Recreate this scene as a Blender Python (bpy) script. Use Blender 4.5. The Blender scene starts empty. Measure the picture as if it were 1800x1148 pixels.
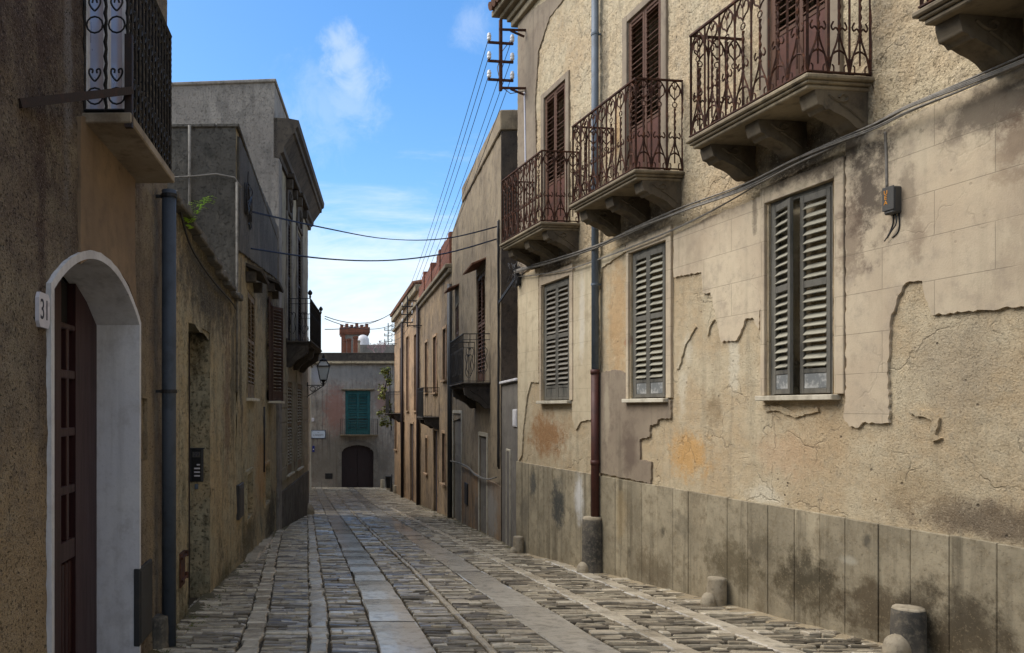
import bpy, bmesh, math, random
import numpy as np
from mathutils import Vector, Matrix

random.seed(7)
RNG = np.random.RandomState(11)
scene = bpy.context.scene
COL = scene.collection
PI = math.pi
EYE, F, CX, HY = 1.49, 1400.0, 560.0, 718.0      # eye height, focal length and principal point in photo pixels


def gz(y):
    """height of the street at distance y: it falls away from the camera and flattens far off"""
    if y < 25:
        return -0.0814 * y
    if y < 58:
        return -0.0814 * y + (y - 25) ** 2 * 0.00051
    return -0.0814 * 58 + 33 ** 2 * 0.00051 - 0.047 * (y - 58)


def srgb(r, g, b):
    f = lambda c: (c / 255 / 12.92) if c <= 10 else ((c / 255 + 0.055) / 1.055) ** 2.4
    return (f(r), f(g), f(b), 1.0)


# ------------------------------------------------------------------ noise in numpy
def vnoise(x, y, seed=0):
    xi = np.floor(x); yi = np.floor(y)
    fx = x - xi; fy = y - yi
    fx = fx * fx * (3 - 2 * fx); fy = fy * fy * (3 - 2 * fy)
    def h(a, b):
        v = np.sin(a * 127.1 + b * 311.7 + seed * 74.7) * 43758.5453
        return v - np.floor(v)
    return (h(xi, yi) * (1 - fx) + h(xi + 1, yi) * fx) * (1 - fy) + (h(xi, yi + 1) * (1 - fx) + h(xi + 1, yi + 1) * fx) * fy


def fbm(x, y, octv=4, seed=0):
    t = 0; a = 0.5
    for i in range(octv):
        t = t + a * (vnoise(x * 2 ** i, y * 2 ** i, seed + i) - 0.5)
        a *= 0.55
    return t


# ------------------------------------------------------------------ object helpers
def tag(o, label=None, cat=None, group=None, kind=None):
    if label: o['label'] = label
    if cat: o['category'] = cat
    if group: o['group'] = group
    if kind: o['kind'] = kind
    return o


def empty(name, loc=(0, 0, 0), rz=0.0):
    o = bpy.data.objects.new(name, None)
    o.empty_display_size = 0.2
    COL.objects.link(o)
    o.location = loc
    o.rotation_euler = (0, 0, rz)
    return o


def children(o):
    return [c for c in bpy.data.objects if c.parent == o]


def copy_tree(o, parent=None):
    c = o.copy()
    COL.objects.link(c)
    if parent: c.parent = parent
    for ch in children(o):
        copy_tree(ch, c)
    return c


class MB:
    """collects shapes into one mesh"""
    def __init__(s):
        s.v = []; s.f = []; s.m = []; s.mi = 0; s.sm = []; s.smooth = False

    def add(s, vs, fs):
        b = len(s.v)
        s.v.extend([tuple(p) for p in vs])
        for f in fs:
            s.f.append([b + i for i in f]); s.m.append(s.mi); s.sm.append(s.smooth)

    def box(s, x0, x1, y0, y1, z0, z1, mat=None):
        vs = [(x, y, z) for z in (z0, z1) for y in (y0, y1) for x in (x0, x1)]
        if mat is not None: vs = [mat @ Vector(p) for p in vs]
        s.add(vs, [(0, 2, 3, 1), (4, 5, 7, 6), (0, 1, 5, 4), (2, 6, 7, 3), (0, 4, 6, 2), (1, 3, 7, 5)])

    def cbox(s, x0, x1, y0, y1, z0, z1, c=0.006, mat=None):
        """box with chamfered front-facing edges"""
        vs = []
        for (a, bb) in ((0, c), (c, 0)):
            pass
        X = (x0, x0 + c, x1 - c, x1); Y = (y0, y0 + c, y1 - c, y1); Z = (z0, z0 + c, z1 - c, z1)
        pts = {}
        def P(i, j, k):
            key = (i, j, k)
            if key not in pts:
                pts[key] = len(vs); vs.append((X[i], Y[j], Z[k]))
            return pts[key]
        fs = []
        fs.append([P(1, 1, 0), P(1, 2, 0), P(2, 2, 0), P(2, 1, 0)]); fs.append([P(1, 1, 3), P(2, 1, 3), P(2, 2, 3), P(1, 2, 3)])
        fs.append([P(1, 0, 1), P(2, 0, 1), P(2, 0, 2), P(1, 0, 2)]); fs.append([P(1, 3, 1), P(1, 3, 2), P(2, 3, 2), P(2, 3, 1)])
        fs.append([P(0, 1, 1), P(0, 1, 2), P(0, 2, 2), P(0, 2, 1)]); fs.append([P(3, 1, 1), P(3, 2, 1), P(3, 2, 2), P(3, 1, 2)])
        for j, jo in ((1, 0), (2, 3)):
            for k, ko in ((1, 0), (2, 3)):
                fs.append([P(1, jo, k), P(2, jo, k), P(2, j, ko), P(1, j, ko)])
        for i, io in ((1, 0), (2, 3)):
            for k, ko in ((1, 0), (2, 3)):
                fs.append([P(io, 1, k), P(io, 2, k), P(i, 2, ko), P(i, 1, ko)])
            for j, jo in ((1, 0), (2, 3)):
                fs.append([P(io, j, 1), P(io, j, 2), P(i, jo, 2), P(i, jo, 1)])
        for i, io in ((1, 0), (2, 3)):
            for j, jo in ((1, 0), (2, 3)):
                for k, ko in ((1, 0), (2, 3)):
                    fs.append([P(io, j, k), P(i, jo, k), P(i, j, ko)])
        if mat is not None: vs = [mat @ Vector(p) for p in vs]
        s.add(vs, fs)

    def tube(s, pts, r, n=5, cap=True, rs=None):
        pts = [Vector(p) for p in pts]
        if len(pts) < 2: return
        rings = []
        prev = None
        for i, p in enumerate(pts):
            if i == 0: d = pts[1] - p
            elif i == len(pts) - 1: d = p - pts[i - 1]
            else: d = pts[i + 1] - pts[i - 1]
            if d.length < 1e-9: d = Vector((0, 0, 1))
            d.normalize()
            if prev is None:
                a = Vector((0, 0, 1)) if abs(d.z) < 0.9 else Vector((1, 0, 0))
                u = d.cross(a).normalized()
            else:
                u = (prev - d * prev.dot(d))
                if u.length < 1e-6: u = d.orthogonal()
                u.normalize()
            prev = u
            w = d.cross(u)
            rr = rs[i] if rs else r
            rings.append([p + (u * math.cos(2 * PI * k / n) + w * math.sin(2 * PI * k / n)) * rr for k in range(n)])
        vs = [q for rg in rings for q in rg]
        fs = []
        for i in range(len(pts) - 1):
            for k in range(n):
                fs.append((i * n + k, i * n + (k + 1) % n, (i + 1) * n + (k + 1) % n, (i + 1) * n + k))
        if cap:
            fs.append(tuple(range(n - 1, -1, -1)))
            fs.append(tuple((len(pts) - 1) * n + k for k in range(n)))
        s.add(vs, fs)

    def bar(s, p, q, w, h):
        """rectangular bar from p to q, w across, h high"""
        p = Vector(p); q = Vector(q)
        d = (q - p).normalized()
        a = Vector((0, 0, 1)) if abs(d.z) < 0.95 else Vector((0, 1, 0))
        u = d.cross(a).normalized() * w / 2
        t = u.normalized().cross(d).normalized() * h / 2
        vs = [p + u + t, p - u + t, p - u - t, p + u - t, q + u + t, q - u + t, q - u - t, q + u - t]
        s.add(vs, [(0, 1, 2, 3), (7, 6, 5, 4), (0, 4, 5, 1), (1, 5, 6, 2), (2, 6, 7, 3), (3, 7, 4, 0)])

    def lathe(s, prof, n=16, c=(0, 0, 0), wob=0.0, seed=0):
        """prof: (radius, z) from bottom to top"""
        rnd = random.Random(seed)
        vs = []; fs = []
        for (r, z) in prof:
            for k in range(n):
                a = 2 * PI * k / n
                q = r * (1 + wob * (rnd.random() - 0.5))
                vs.append((c[0] + q * math.cos(a), c[1] + q * math.sin(a), c[2] + z + wob * 0.15 * (rnd.random() - 0.5) * (r > 0.01)))
        for i in range(len(prof) - 1):
            for k in range(n):
                fs.append((i * n + k, i * n + (k + 1) % n, (i + 1) * n + (k + 1) % n, (i + 1) * n + k))
        fs.append(tuple(range(n - 1, -1, -1)))
        fs.append(tuple((len(prof) - 1) * n + k for k in range(n)))
        s.add(vs, fs)

    def prism(s, poly, lo, hi, fn):
        """poly: 2-D outline, fn(a, b, t) -> 3-D point, extruded from t=lo to t=hi"""
        n = len(poly)
        vs = [fn(a, b, lo) for a, b in poly] + [fn(a, b, hi) for a, b in poly]
        fs = [tuple(range(n - 1, -1, -1)), tuple(range(n, 2 * n))]
        for i in range(n):
            j = (i + 1) % n
            fs.append((i, j, n + j, n + i))
        s.add(vs, fs)

    def build(s, name, mats, parent=None, loc=None, fix=True):
        me = bpy.data.meshes.new(name)
        me.from_pydata(s.v, [], s.f)
        if not isinstance(mats, (list, tuple)): mats = [mats]
        for m in mats: me.materials.append(m)
        me.polygons.foreach_set('material_index', s.m)
        me.polygons.foreach_set('use_smooth', s.sm)
        if fix and len(s.v) < 60000:
            bm = bmesh.new(); bm.from_mesh(me)
            bmesh.ops.recalc_face_normals(bm, faces=bm.faces)
            bm.to_mesh(me); bm.free()
        me.update()
        o = bpy.data.objects.new(name, me)
        COL.objects.link(o)
        if parent: o.parent = parent
        if loc is not None: o.location = loc
        return o


# ------------------------------------------------------------------ facades: a local frame with x along, y out to the street, z up
class Fac:
    def __init__(s, name, a, b, label, cat):
        s.a = Vector((a[0], a[1])); s.b = Vector((b[0], b[1]))
        d = s.b - s.a
        s.L = d.length
        s.x = d.normalized(); s.y = Vector((-s.x.y, s.x.x))
        s.rz = math.atan2(s.x.y, s.x.x)
        s.z0 = gz(min(a[1], b[1]))
        s.root = empty(name, (a[0], a[1], s.z0), s.rz)
        tag(s.root, label, cat)
        s.off = (0, 0, -s.z0)

    def P(s, px, py=718, n=0.0):
        """the point of the plane n metres in front of the facade seen at photo pixel px, py -> local x, z"""
        o = s.a + s.y * n
        rx = (px - CX) / F
        # o.x + x.x*l = rx*t ; o.y + x.y*l = t
        l = (rx * o.y - o.x) / (s.x.x - rx * s.x.y)
        t = o.y + s.x.y * l
        return l, EYE + (HY - py) * t / F

    def W(s, lx, n, z):
        q = s.a + s.x * lx + s.y * n
        return Vector((q.x, q.y, z))

    def Y(s, lx, n=0):
        return (s.a + s.x * lx + s.y * n).y

    def part(s, mb, name, mats, parent=None):
        o = mb.build(name, mats, parent or s.root)
        if not parent: o.location = s.off
        return o

    def place(s, name, lx, n, z):
        """an Empty for a thing fixed to this facade, its axes the facade's"""
        return empty(name, s.W(lx, n, z), s.rz)


def lines(lo, hi, step, extra=()):
    n = max(1, int(round((hi - lo) / step)))
    xs = list(np.linspace(lo, hi, n + 1))
    for e in extra:
        if lo < e < hi:
            k = min(range(len(xs)), key=lambda i: abs(xs[i] - e))
            if 0 < k < len(xs) - 1 and abs(xs[k] - e) < step * 0.5: xs[k] = e
            else: xs.append(e)
    return np.array(sorted(xs))


def wall_mesh(fac, x0, x1, zb, zt, depth, step, amp, mats, holes=(), fine=None, name='wall', seed=0, freq=9.0, reveal=0.12,
              top=None, skip=None, sharp=1.0, calm=None, ends=True, backs=True):
    """front sheet with real relief, hole reveals, ends, top and back; zt may be a function of x through top(x)"""
    ex = [e for h in holes for e in h[:2]]; ez = [e for h in holes for e in h[2:4]]
    if fine:
        xs = np.concatenate([lines(x0, fine[0], 0.35), lines(fine[0], fine[1], step, ex)[1:], lines(fine[1], x1, 0.35)[1:]]) if fine[0] > x0 + 1e-6 or fine[1] < x1 - 1e-6 else lines(x0, x1, step, ex)
        xs = np.unique(np.round(xs, 5))
    else:
        xs = lines(x0, x1, step, ex)
    zs = lines(zb, zt, step, ez)
    nx, nz = len(xs), len(zs)
    X, Z = np.meshgrid(xs, zs)
    n1 = fbm(X * freq, Z * freq, 4, seed + 3)
    n2 = fbm(X * 1.7, Z * 1.7, 3, seed + 21)
    cr = np.clip(vnoise(X * freq * 1.3, Z * freq * 1.3, seed + 40) - 0.78, 0, 1) * -1.6
    Yd = amp * (n1 * 1.5 + n2 * 1.4 + cr * sharp)
    if calm: Yd = Yd * np.where(Z < calm[0], calm[1], 1.0)          # a smoother coat below that height
    edge = np.ones_like(X)
    ZT = Z.copy()
    if top is not None:
        tx = np.array([top(v) for v in xs])
        fr = (Z - zb) / (zt - zb)
        ZT = zb + fr * (tx[None, :] - zb)
    verts = np.stack([X, Yd * edge, ZT], -1).reshape(-1, 3)
    idx = np.arange(nx * nz).reshape(nz, nx)
    xc = (xs[1:] + xs[:-1]) / 2; zc = (zs[1:] + zs[:-1]) / 2
    XC, ZC = np.meshgrid(xc, zc)
    keep = np.ones(XC.shape, bool)
    for h in holes:
        keep &= ~((XC > h[0]) & (XC < h[1]) & (ZC > h[2]) & (ZC < h[3]))
    if skip is not None:
        keep &= ~skip(XC, ZC)
    q = np.stack([idx[:-1, :-1], idx[:-1, 1:], idx[1:, 1:], idx[1:, :-1]], -1)[keep]
    faces = [list(map(int, f)) for f in q]
    mb = MB()
    mb.v = [tuple(map(float, v)) for v in verts]
    mb.f = faces; mb.m = [0] * len(faces); mb.sm = [True] * len(faces)
    for h in holes:
        d = h[4] if len(h) > 4 else reveal
        a, b, c, e = h[:4]
        f = amp * 0.4
        mb.add([(a, f, c), (a, f, e), (a, -d, e), (a, -d, c)], [(0, 1, 2, 3)])
        mb.add([(b, f, c), (b, f, e), (b, -d, e), (b, -d, c)], [(3, 2, 1, 0)])
        mb.add([(a, f, e), (b, f, e), (b, -d, e), (a, -d, e)], [(0, 1, 2, 3)])
        mb.add([(a, f, c), (b, f, c), (b, -d, c), (a, -d, c)], [(3, 2, 1, 0)])
        mb.add([(a, -d, c), (b, -d, c), (b, -d, e), (a, -d, e)], [(0, 1, 2, 3)])
    t0 = top(x0) if top else zt
    t1 = top(x1) if top else zt
    if ends:
        mb.add([(x0, -0.0, zb), (x0, -0.0, t0), (x0, -depth, t0), (x0, -depth, zb)], [(0, 3, 2, 1)])
        mb.add([(x1, -0.0, zb), (x1, -0.0, t1), (x1, -depth, t1), (x1, -depth, zb)], [(0, 1, 2, 3)])
    if top is None:
        mb.add([(x0, 0, zt), (x1, 0, zt), (x1, -depth, zt), (x0, -depth, zt)], [(0, 1, 2, 3)])
    else:
        k = len(xs)
        vs = [(float(v), 0.0, top(v)) for v in xs] + [(float(v), -depth, top(v)) for v in xs]
        mb.add(vs, [(i, i + 1, k + i + 1, k + i) for i in range(k - 1)])
    if backs:
        mb.add([(x0, -depth, zb), (x1, -depth, zb), (x1, -depth, t1), (x0, -depth, t0)], [(3, 2, 1, 0)])
    o = mb.build(name, mats, fac.root, fix=False)
    o.location = fac.off
    return o


def ragged(poly, amp, step=0.05, seed=0):
    """subdivide a closed outline and roughen it"""
    rnd = random.Random(seed)
    out = []
    n = len(poly)
    for i in range(n):
        a = Vector(poly[i]); b = Vector(poly[(i + 1) % n])
        d = b - a
        k = max(1, int(d.length / step))
        nr = Vector((-d.y, d.x)).normalized() if d.length > 1e-6 else Vector((0, 0))
        for j in range(k):
            p = a + d * j / k
            if j: p = p + nr * (rnd.random() - 0.5) * amp
            out.append((p.x, p.y))
    return out


def patch(fac, pxpoly, n0, n1, mat, name='plaster_patch', amp=0.02, seed=0, step=0.032, label=None, local=False):
    """a layer of plaster lying on the facade, its outline given as photo pixels on the facade's plane"""
    pts = pxpoly if local else [fac.P(px, py) for px, py in pxpoly]
    pts = ragged(pts, amp, step, seed)
    mb = MB()
    n = len(pts)
    vs = [(x, n0, z) for x, z in pts]
    cx = sum(p[0] for p in pts) / n; cz = sum(p[1] for p in pts) / n
    top = []
    for i, (x, z) in enumerate(pts):                     # a slightly crumbled rim
        top.append((x, n1, z))
    mb.add(vs + top, [tuple(range(n, 2 * n))] + [(i, (i + 1) % n, n + (i + 1) % n, n + i) for i in range(n)])
    o = fac.part(mb, name, mat)
    if label: o['label'] = label
    return o
# ------------------------------------------------------------------ materials
class NB:
    def __init__(s, name):
        s.mat = bpy.data.materials.new(name); s.mat.use_nodes = True
        s.t = s.mat.node_tree; s.t.nodes.clear()
        s.out = s.n('ShaderNodeOutputMaterial')
        s.bsdf = s.n('ShaderNodeBsdfPrincipled')
        s.l(s.bsdf.outputs[0], s.out.inputs[0])
        s.tc = s.n('ShaderNodeTexCoord')
        s.co = s.tc.outputs['Object']

    def n(s, t, **k):
        nd = s.t.nodes.new(t)
        for a, b in k.items(): setattr(nd, a, b)
        return nd

    def l(s, a, b): s.t.links.new(a, b)

    def sock(s, v, inp):
        if hasattr(v, 'is_linked') or isinstance(v, bpy.types.NodeSocket): s.l(v, inp)
        else: inp.default_value = v

    def mapping(s, scale=(1, 1, 1), loc=(0, 0, 0), rot=(0, 0, 0), vec=None):
        m = s.n('ShaderNodeMapping')
        s.l(vec or s.co, m.inputs['Vector'])
        m.inputs['Scale'].default_value = scale; m.inputs['Location'].default_value = loc; m.inputs['Rotation'].default_value = rot
        return m.outputs[0]

    def noise(s, scale, detail=4, rough=0.6, vec=None, dist=0.0):
        nd = s.n('ShaderNodeTexNoise')
        s.l(vec or s.co, nd.inputs['Vector'])
        nd.inputs['Scale'].default_value = scale; nd.inputs['Detail'].default_value = detail
        nd.inputs['Roughness'].default_value = rough; nd.inputs['Distortion'].default_value = dist
        return nd.outputs['Fac']

    def vor(s, scale, feature='F1', vec=None, rnd=1.0, outp='Distance'):
        nd = s.n('ShaderNodeTexVoronoi', feature=feature)
        s.l(vec or s.co, nd.inputs['Vector'])
        nd.inputs['Scale'].default_value = scale; nd.inputs['Randomness'].default_value = rnd
        return nd.outputs[outp]

    def ramp(s, fac, stops, interp='LINEAR'):
        nd = s.n('ShaderNodeValToRGB')
        cr = nd.color_ramp; cr.interpolation = interp
        while len(cr.elements) < len(stops): cr.elements.new(0.5)
        for e, (p, c) in zip(cr.elements, stops):
            e.position = p
            e.color = c if isinstance(c, (tuple, list)) else (c, c, c, 1)
        s.l(fac, nd.inputs[0])
        return nd.outputs[0]

    def mix(s, fac, a, b, mode='MIX'):
        nd = s.n('ShaderNodeMix', data_type='RGBA', blend_type=mode)
        s.sock(fac, nd.inputs[0])
        s.sock(a, nd.inputs[6]); s.sock(b, nd.inputs[7])
        return nd.outputs[2]

    def math(s, op, a, b=0.5, c=None):
        nd = s.n('ShaderNodeMath', operation=op)
        s.sock(a, nd.inputs[0]); s.sock(b, nd.inputs[1])
        if c is not None: s.sock(c, nd.inputs[2])
        return nd.outputs[0]

    def step(s, v, lo, hi):
        nd = s.n('ShaderNodeMapRange', interpolation_type='SMOOTHSTEP')
        s.sock(v, nd.inputs[0]); nd.inputs[1].default_value = lo; nd.inputs[2].default_value = hi
        return nd.outputs[0]

    def sep(s):
        nd = s.n('ShaderNodeSeparateXYZ'); s.l(s.co, nd.inputs[0])
        return nd.outputs

    def blob(s, x, z, rx, rz, jag=0.5, ns=None):
        """0..1 mask of a stain centred at x, z in the facade's plane, its edge broken by noise"""
        o = s.sep()
        dx = s.math('DIVIDE', s.math('SUBTRACT', o[0], x), rx)
        dz = s.math('DIVIDE', s.math('SUBTRACT', o[2], z), rz)
        d = s.math('SQRT', s.math('ADD', s.math('MULTIPLY', dx, dx), s.math('MULTIPLY', dz, dz)))
        nz = s.n1 if ns is None else ns
        d = s.math('ADD', d, s.math('MULTIPLY', s.math('SUBTRACT', nz, 0.5), jag * 4.2))
        return s.math('SUBTRACT', 1.0, s.step(d, 0.3, 1.05))

    def bump(s, h, strength=0.5, dist=0.02, normal=None):
        nd = s.n('ShaderNodeBump')
        nd.inputs['Strength'].default_value = strength; nd.inputs['Distance'].default_value = dist
        s.l(h, nd.inputs['Height'])
        if normal is not None: s.l(normal, nd.inputs['Normal'])
        return nd.outputs[0]

    def done(s, col, rough=0.85, normal=None, metal=0.0, spec=0.3):
        s.sock(col, s.bsdf.inputs['Base Color']); s.sock(rough, s.bsdf.inputs['Roughness'])
        s.sock(metal, s.bsdf.inputs['Metallic'])
        s.bsdf.inputs['Specular IOR Level'].default_value = spec
        if normal is not None: s.l(normal, s.bsdf.inputs['Normal'])
        return s.mat


def render_mat(name, c1, c2, c3, speck=0.0, grain=60.0, gdist=0.012, gstr=0.6, stains=(), blot=0.9, dark=None, joints=None,
               streak=0.35, speck_col=None, pits=0.0, cracks=0.0, grime=0.0, grime_col=None, island=0.0):
    """old plaster or render: blotches, streaks, grains and stains of their own"""
    b = NB(name)
    big = b.noise(blot, 4, 0.65)
    mid = b.noise(blot * 6.3, 5, 0.7)
    fin = b.noise(grain, 3, 0.65)
    b.n1 = b.noise(4.2, 7, 0.74)
    col = b.mix(b.step(big, 0.36, 0.62), c1, c2)
    col = b.mix(b.math('MULTIPLY', b.step(mid, 0.45, 0.72), 0.75), col, c3)
    st = b.noise(1.0, 4, 0.65, b.mapping((6.0, 6.0, 0.35)))
    col = b.mix(b.math('MULTIPLY', b.step(st, 0.5, 0.74), streak), col, dark or [c * 0.4 for c in c1[:3]] + [1])
    if island > 0:
        gi = b.n('ShaderNodeNewGeometry')
        col = b.mix(b.math('MULTIPLY', gi.outputs['Random Per Island'], island), col, [c * 0.45 for c in c1[:3]] + [1])
    if grime > 0:
        gn = b.noise(1.5, 7, 0.76, b.mapping((1, 1, .45), (3, 1, 2)))
        g2 = b.noise(5.5, 6, 0.8, b.mapping((1, 1, .7), (1, 6, 2)))
        gm = b.math('MAXIMUM', b.step(gn, .5, .66), b.math('MULTIPLY', b.step(g2, .53, .68), .8))
        col = b.mix(b.math('MULTIPLY', gm, grime), col, grime_col or srgb(58, 52, 44))
    for (x, z, rx, rz, c, a, jag) in stains:
        col = b.mix(b.math('MULTIPLY', b.blob(x, z, rx, rz, jag), a), col, c)
    sp = b.vor(grain * 0.55)
    h = b.math('MULTIPLY', fin, 0.7)
    h = b.math('ADD', h, b.math('MULTIPLY', mid, 0.7))
    if speck > 0:
        m2 = b.step(b.noise(grain * 0.7, 4, 0.75), 0.55, 0.68)
        col = b.mix(b.math('MULTIPLY', m2, speck), col, speck_col or (0.008, 0.007, 0.006, 1))
        m3 = b.step(b.noise(grain * 0.9, 2, 0.6, b.mapping((1, 1, 1), (5, 3, 2))), 0.57, 0.68)
        col = b.mix(b.math('MULTIPLY', m3, speck * 0.75), col, [min(1, c * 2.4) for c in c3[:3]] + [1])
        h = b.math('SUBTRACT', h, b.math('MULTIPLY', m2, 0.8))
    else:
        col = b.mix(b.math('MULTIPLY', b.step(fin, 0.55, 0.75), 0.22), col, [c * 0.45 for c in c1[:3]] + [1])
    if cracks > 0:
        wv = b.n('ShaderNodeTexNoise'); b.l(b.co, wv.inputs['Vector']); wv.inputs['Scale'].default_value = 3.0; wv.inputs['Detail'].default_value = 4
        ad = b.n('ShaderNodeMixRGB') if False else b.n('ShaderNodeVectorMath', operation='MULTIPLY_ADD')
        b.l(wv.outputs['Color'], ad.inputs[0]); ad.inputs[1].default_value = (.55, .55, .55); b.l(b.co, ad.inputs[2])
        ce = b.vor(1.5, 'DISTANCE_TO_EDGE', ad.outputs[0])
        cm = b.math('MULTIPLY', b.math('SUBTRACT', 1.0, b.step(ce, 0.004, 0.022)), b.step(b.noise(1.7, 3, .6, b.mapping((1, 1, 1), (7, 1, 3))), .46, .6))
        col = b.mix(b.math('MULTIPLY', cm, cracks), col, [c * 0.25 for c in c1[:3]] + [1])
        h = b.math('SUBTRACT', h, b.math('MULTIPLY', cm, .5))
    if pits > 0:
        pm = b.math('SUBTRACT', 1.0, b.step(b.vor(7.5), 0.05, 0.13))
        pm = b.math('MULTIPLY', pm, b.step(b.noise(1.3, 3, 0.6, b.mapping((1, 1, 1), (9, 2, 4))), 0.5, 0.62))
        col = b.mix(b.math('MULTIPLY', pm, pits), col, (0.03, 0.026, 0.022, 1))
        h = b.math('SUBTRACT', h, pm)
    if joints:
        jw, jh, js = joints
        o = b.sep()
        cv = b.n('ShaderNodeCombineXYZ'); b.l(o[0], cv.inputs[0]); b.l(o[2], cv.inputs[1])
        br = b.n('ShaderNodeTexBrick')
        br.offset = 0.5
        b.l(cv.outputs[0], br.inputs['Vector'])
        br.inputs['Scale'].default_value = 1.0; br.inputs['Brick Width'].default_value = jw; br.inputs['Row Height'].default_value = jh
        br.inputs['Mortar Size'].default_value = 0.004; br.inputs['Mortar Smooth'].default_value = 0.3
        jm = b.math('MULTIPLY', br.outputs['Fac'], b.step(b.noise(1.6, 3, 0.6), 0.3, 0.5))
        col = b.mix(b.math('MULTIPLY', jm, js), col, [c * 0.3 for c in c1[:3]] + [1])
        h = b.math('SUBTRACT', h, b.math('MULTIPLY', jm, 1.2))
    nm = b.bump(h, gstr, gdist)
    return b.done(col, 0.9, nm, spec=0.2)


def paint_mat(name, c1, c2, rough=0.5, scale=14, wear=0.4, metal=0.0, bs=0.25, grain=(1, 1, 1), spec=0.4):
    b = NB(name)
    v = b.mapping(grain)
    a = b.noise(scale, 5, 0.65, v)
    f = b.noise(scale * 6, 3, 0.6, v)
    col = b.mix(b.math('MULTIPLY', b.step(a, 0.45, 0.7), wear), c1, c2)
    col = b.mix(b.math('MULTIPLY', b.step(f, 0.5, 0.8), wear * 0.6), col, c2)
    r = b.math('ADD', rough, b.math('MULTIPLY', b.math('SUBTRACT', a, 0.5), 0.3))
    return b.done(col, r, b.bump(f, bs, 0.004), metal, spec)


M = {}
M['rust'] = paint_mat('rusty_iron', srgb(58, 33, 20), srgb(102, 60, 34), 0.85, 18, 0.7)
M['black_iron'] = paint_mat('black_iron', srgb(14, 14, 15), srgb(40, 34, 32), 0.5, 20, 0.5)
M['dark_iron'] = paint_mat('dark_grey_iron', srgb(34, 34, 35), srgb(66, 60, 56), 0.6, 18, 0.5)
M['brown_iron'] = paint_mat('brown_iron_bar', srgb(38, 28, 25), srgb(70, 46, 36), 0.7, 18, 0.6)
M['zinc'] = paint_mat('blue_grey_pipe', srgb(98, 108, 118), srgb(78, 84, 88), 0.55, 5, 0.6)
M['navy_pipe'] = paint_mat('slate_blue_pipe', srgb(68, 75, 84), srgb(48, 53, 58), 0.6, 4, 0.7)
M['red_pipe'] = paint_mat('red_brown_pipe', srgb(78, 42, 34), srgb(52, 32, 28), 0.6, 6, 0.7)
M['grey_shut'] = paint_mat('weathered_grey_green_paint', srgb(102, 98, 88), srgb(56, 55, 50), 0.8, 7, 0.85, grain=(1, 1, .25))
M['pale_slat'] = paint_mat('bleached_slat_paint', srgb(158, 153, 134), srgb(98, 94, 83), 0.8, 9, 0.75, grain=(.3, 1, 1))
M['mid_slat'] = paint_mat('grey_slat_paint', srgb(130, 124, 112), srgb(78, 75, 68), 0.8, 9, 0.75, grain=(.3, 1, 1))
M['panel_wear'] = paint_mat('bare_weathered_panel', srgb(110, 112, 110), srgb(190, 188, 180), 0.8, 5, 0.9)
M['brown_shut'] = paint_mat('brown_shutter_paint', srgb(88, 58, 38), srgb(58, 40, 28), 0.75, 7, 0.6, grain=(1, 1, .3))
M['brown_panel'] = paint_mat('red_brown_door_paint', srgb(90, 52, 36), srgb(60, 39, 29), 0.7, 5, 0.7)
M['tan_shut'] = paint_mat('tan_shutter_paint', srgb(120, 104, 82), srgb(84, 72, 58), 0.75, 7, 0.6)
M['dark_wood'] = paint_mat('dark_red_wood', srgb(56, 27, 24), srgb(38, 19, 18), 0.45, 3, 0.8, grain=(8, 8, .6))
M['black_wood'] = paint_mat('blackened_wood', srgb(44, 32, 32), srgb(30, 24, 25), 0.7, 4, 0.6, grain=(6, 6, .5))
M['teal'] = paint_mat('teal_paint', srgb(34, 92, 92), srgb(24, 62, 64), 0.6, 5, 0.6)
M['white_paint'] = render_mat('white_paint', srgb(214, 211, 208), srgb(204, 202, 203), srgb(184, 180, 178), grain=40, gdist=.006, gstr=.35, streak=.3, grime=.3, grime_col=srgb(140, 130, 118), pits=.5, dark=srgb(120, 114, 108))
M['lilac'] = paint_mat('lilac_grey_glass_panel', srgb(150, 144, 156), srgb(136, 130, 144), 0.3, 2, 0.4, bs=.02)
M['marble'] = render_mat('pale_sill_stone', srgb(206, 198, 178), srgb(188, 178, 156), srgb(150, 140, 120), grain=50, gdist=.004, gstr=.3, streak=.3)
M['slab'] = render_mat('balcony_stone', srgb(156, 142, 116), srgb(124, 112, 92), srgb(84, 76, 63), grain=40, gdist=.006, gstr=.4, streak=.4)
M['slab_dark'] = render_mat('blackened_stone', srgb(66, 60, 54), srgb(84, 76, 66), srgb(44, 40, 37), grain=40, gdist=.006, gstr=.4, streak=.5)
M['pale_slab'] = render_mat('pale_balcony_slab', srgb(160, 148, 130), srgb(142, 128, 108), srgb(104, 90, 74), grain=40, gdist=.005, gstr=.3, streak=.25)
M['bollard'] = render_mat('worn_limestone', srgb(172, 160, 138), srgb(146, 134, 112), srgb(116, 106, 90), grain=34, gdist=.012, gstr=.6, streak=.35, blot=3)
M['bollard_dark'] = render_mat('blackened_limestone', srgb(74, 72, 68), srgb(104, 98, 88), srgb(140, 130, 112), grain=34, gdist=.012, gstr=.6, streak=.5, blot=3)
M['cable_grey'] = paint_mat('grey_cable', srgb(128, 122, 112), srgb(76, 72, 66), 0.7, 10, 0.7)
M['cable_dark'] = paint_mat('dark_cable', srgb(44, 42, 42), srgb(30, 30, 30), 0.6, 10, 0.5)
M['cable_blue'] = paint_mat('blue_black_cable', srgb(26, 42, 70), srgb(20, 30, 48), 0.5, 10, 0.5)
M['ceramic'] = paint_mat('white_ceramic', srgb(214, 212, 208), srgb(170, 166, 160), 0.25, 20, 0.4, bs=.05)
M['box_grey'] = paint_mat('grey_box_plastic', srgb(76, 73, 67), srgb(60, 58, 54), 0.6, 8, 0.4)
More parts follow.
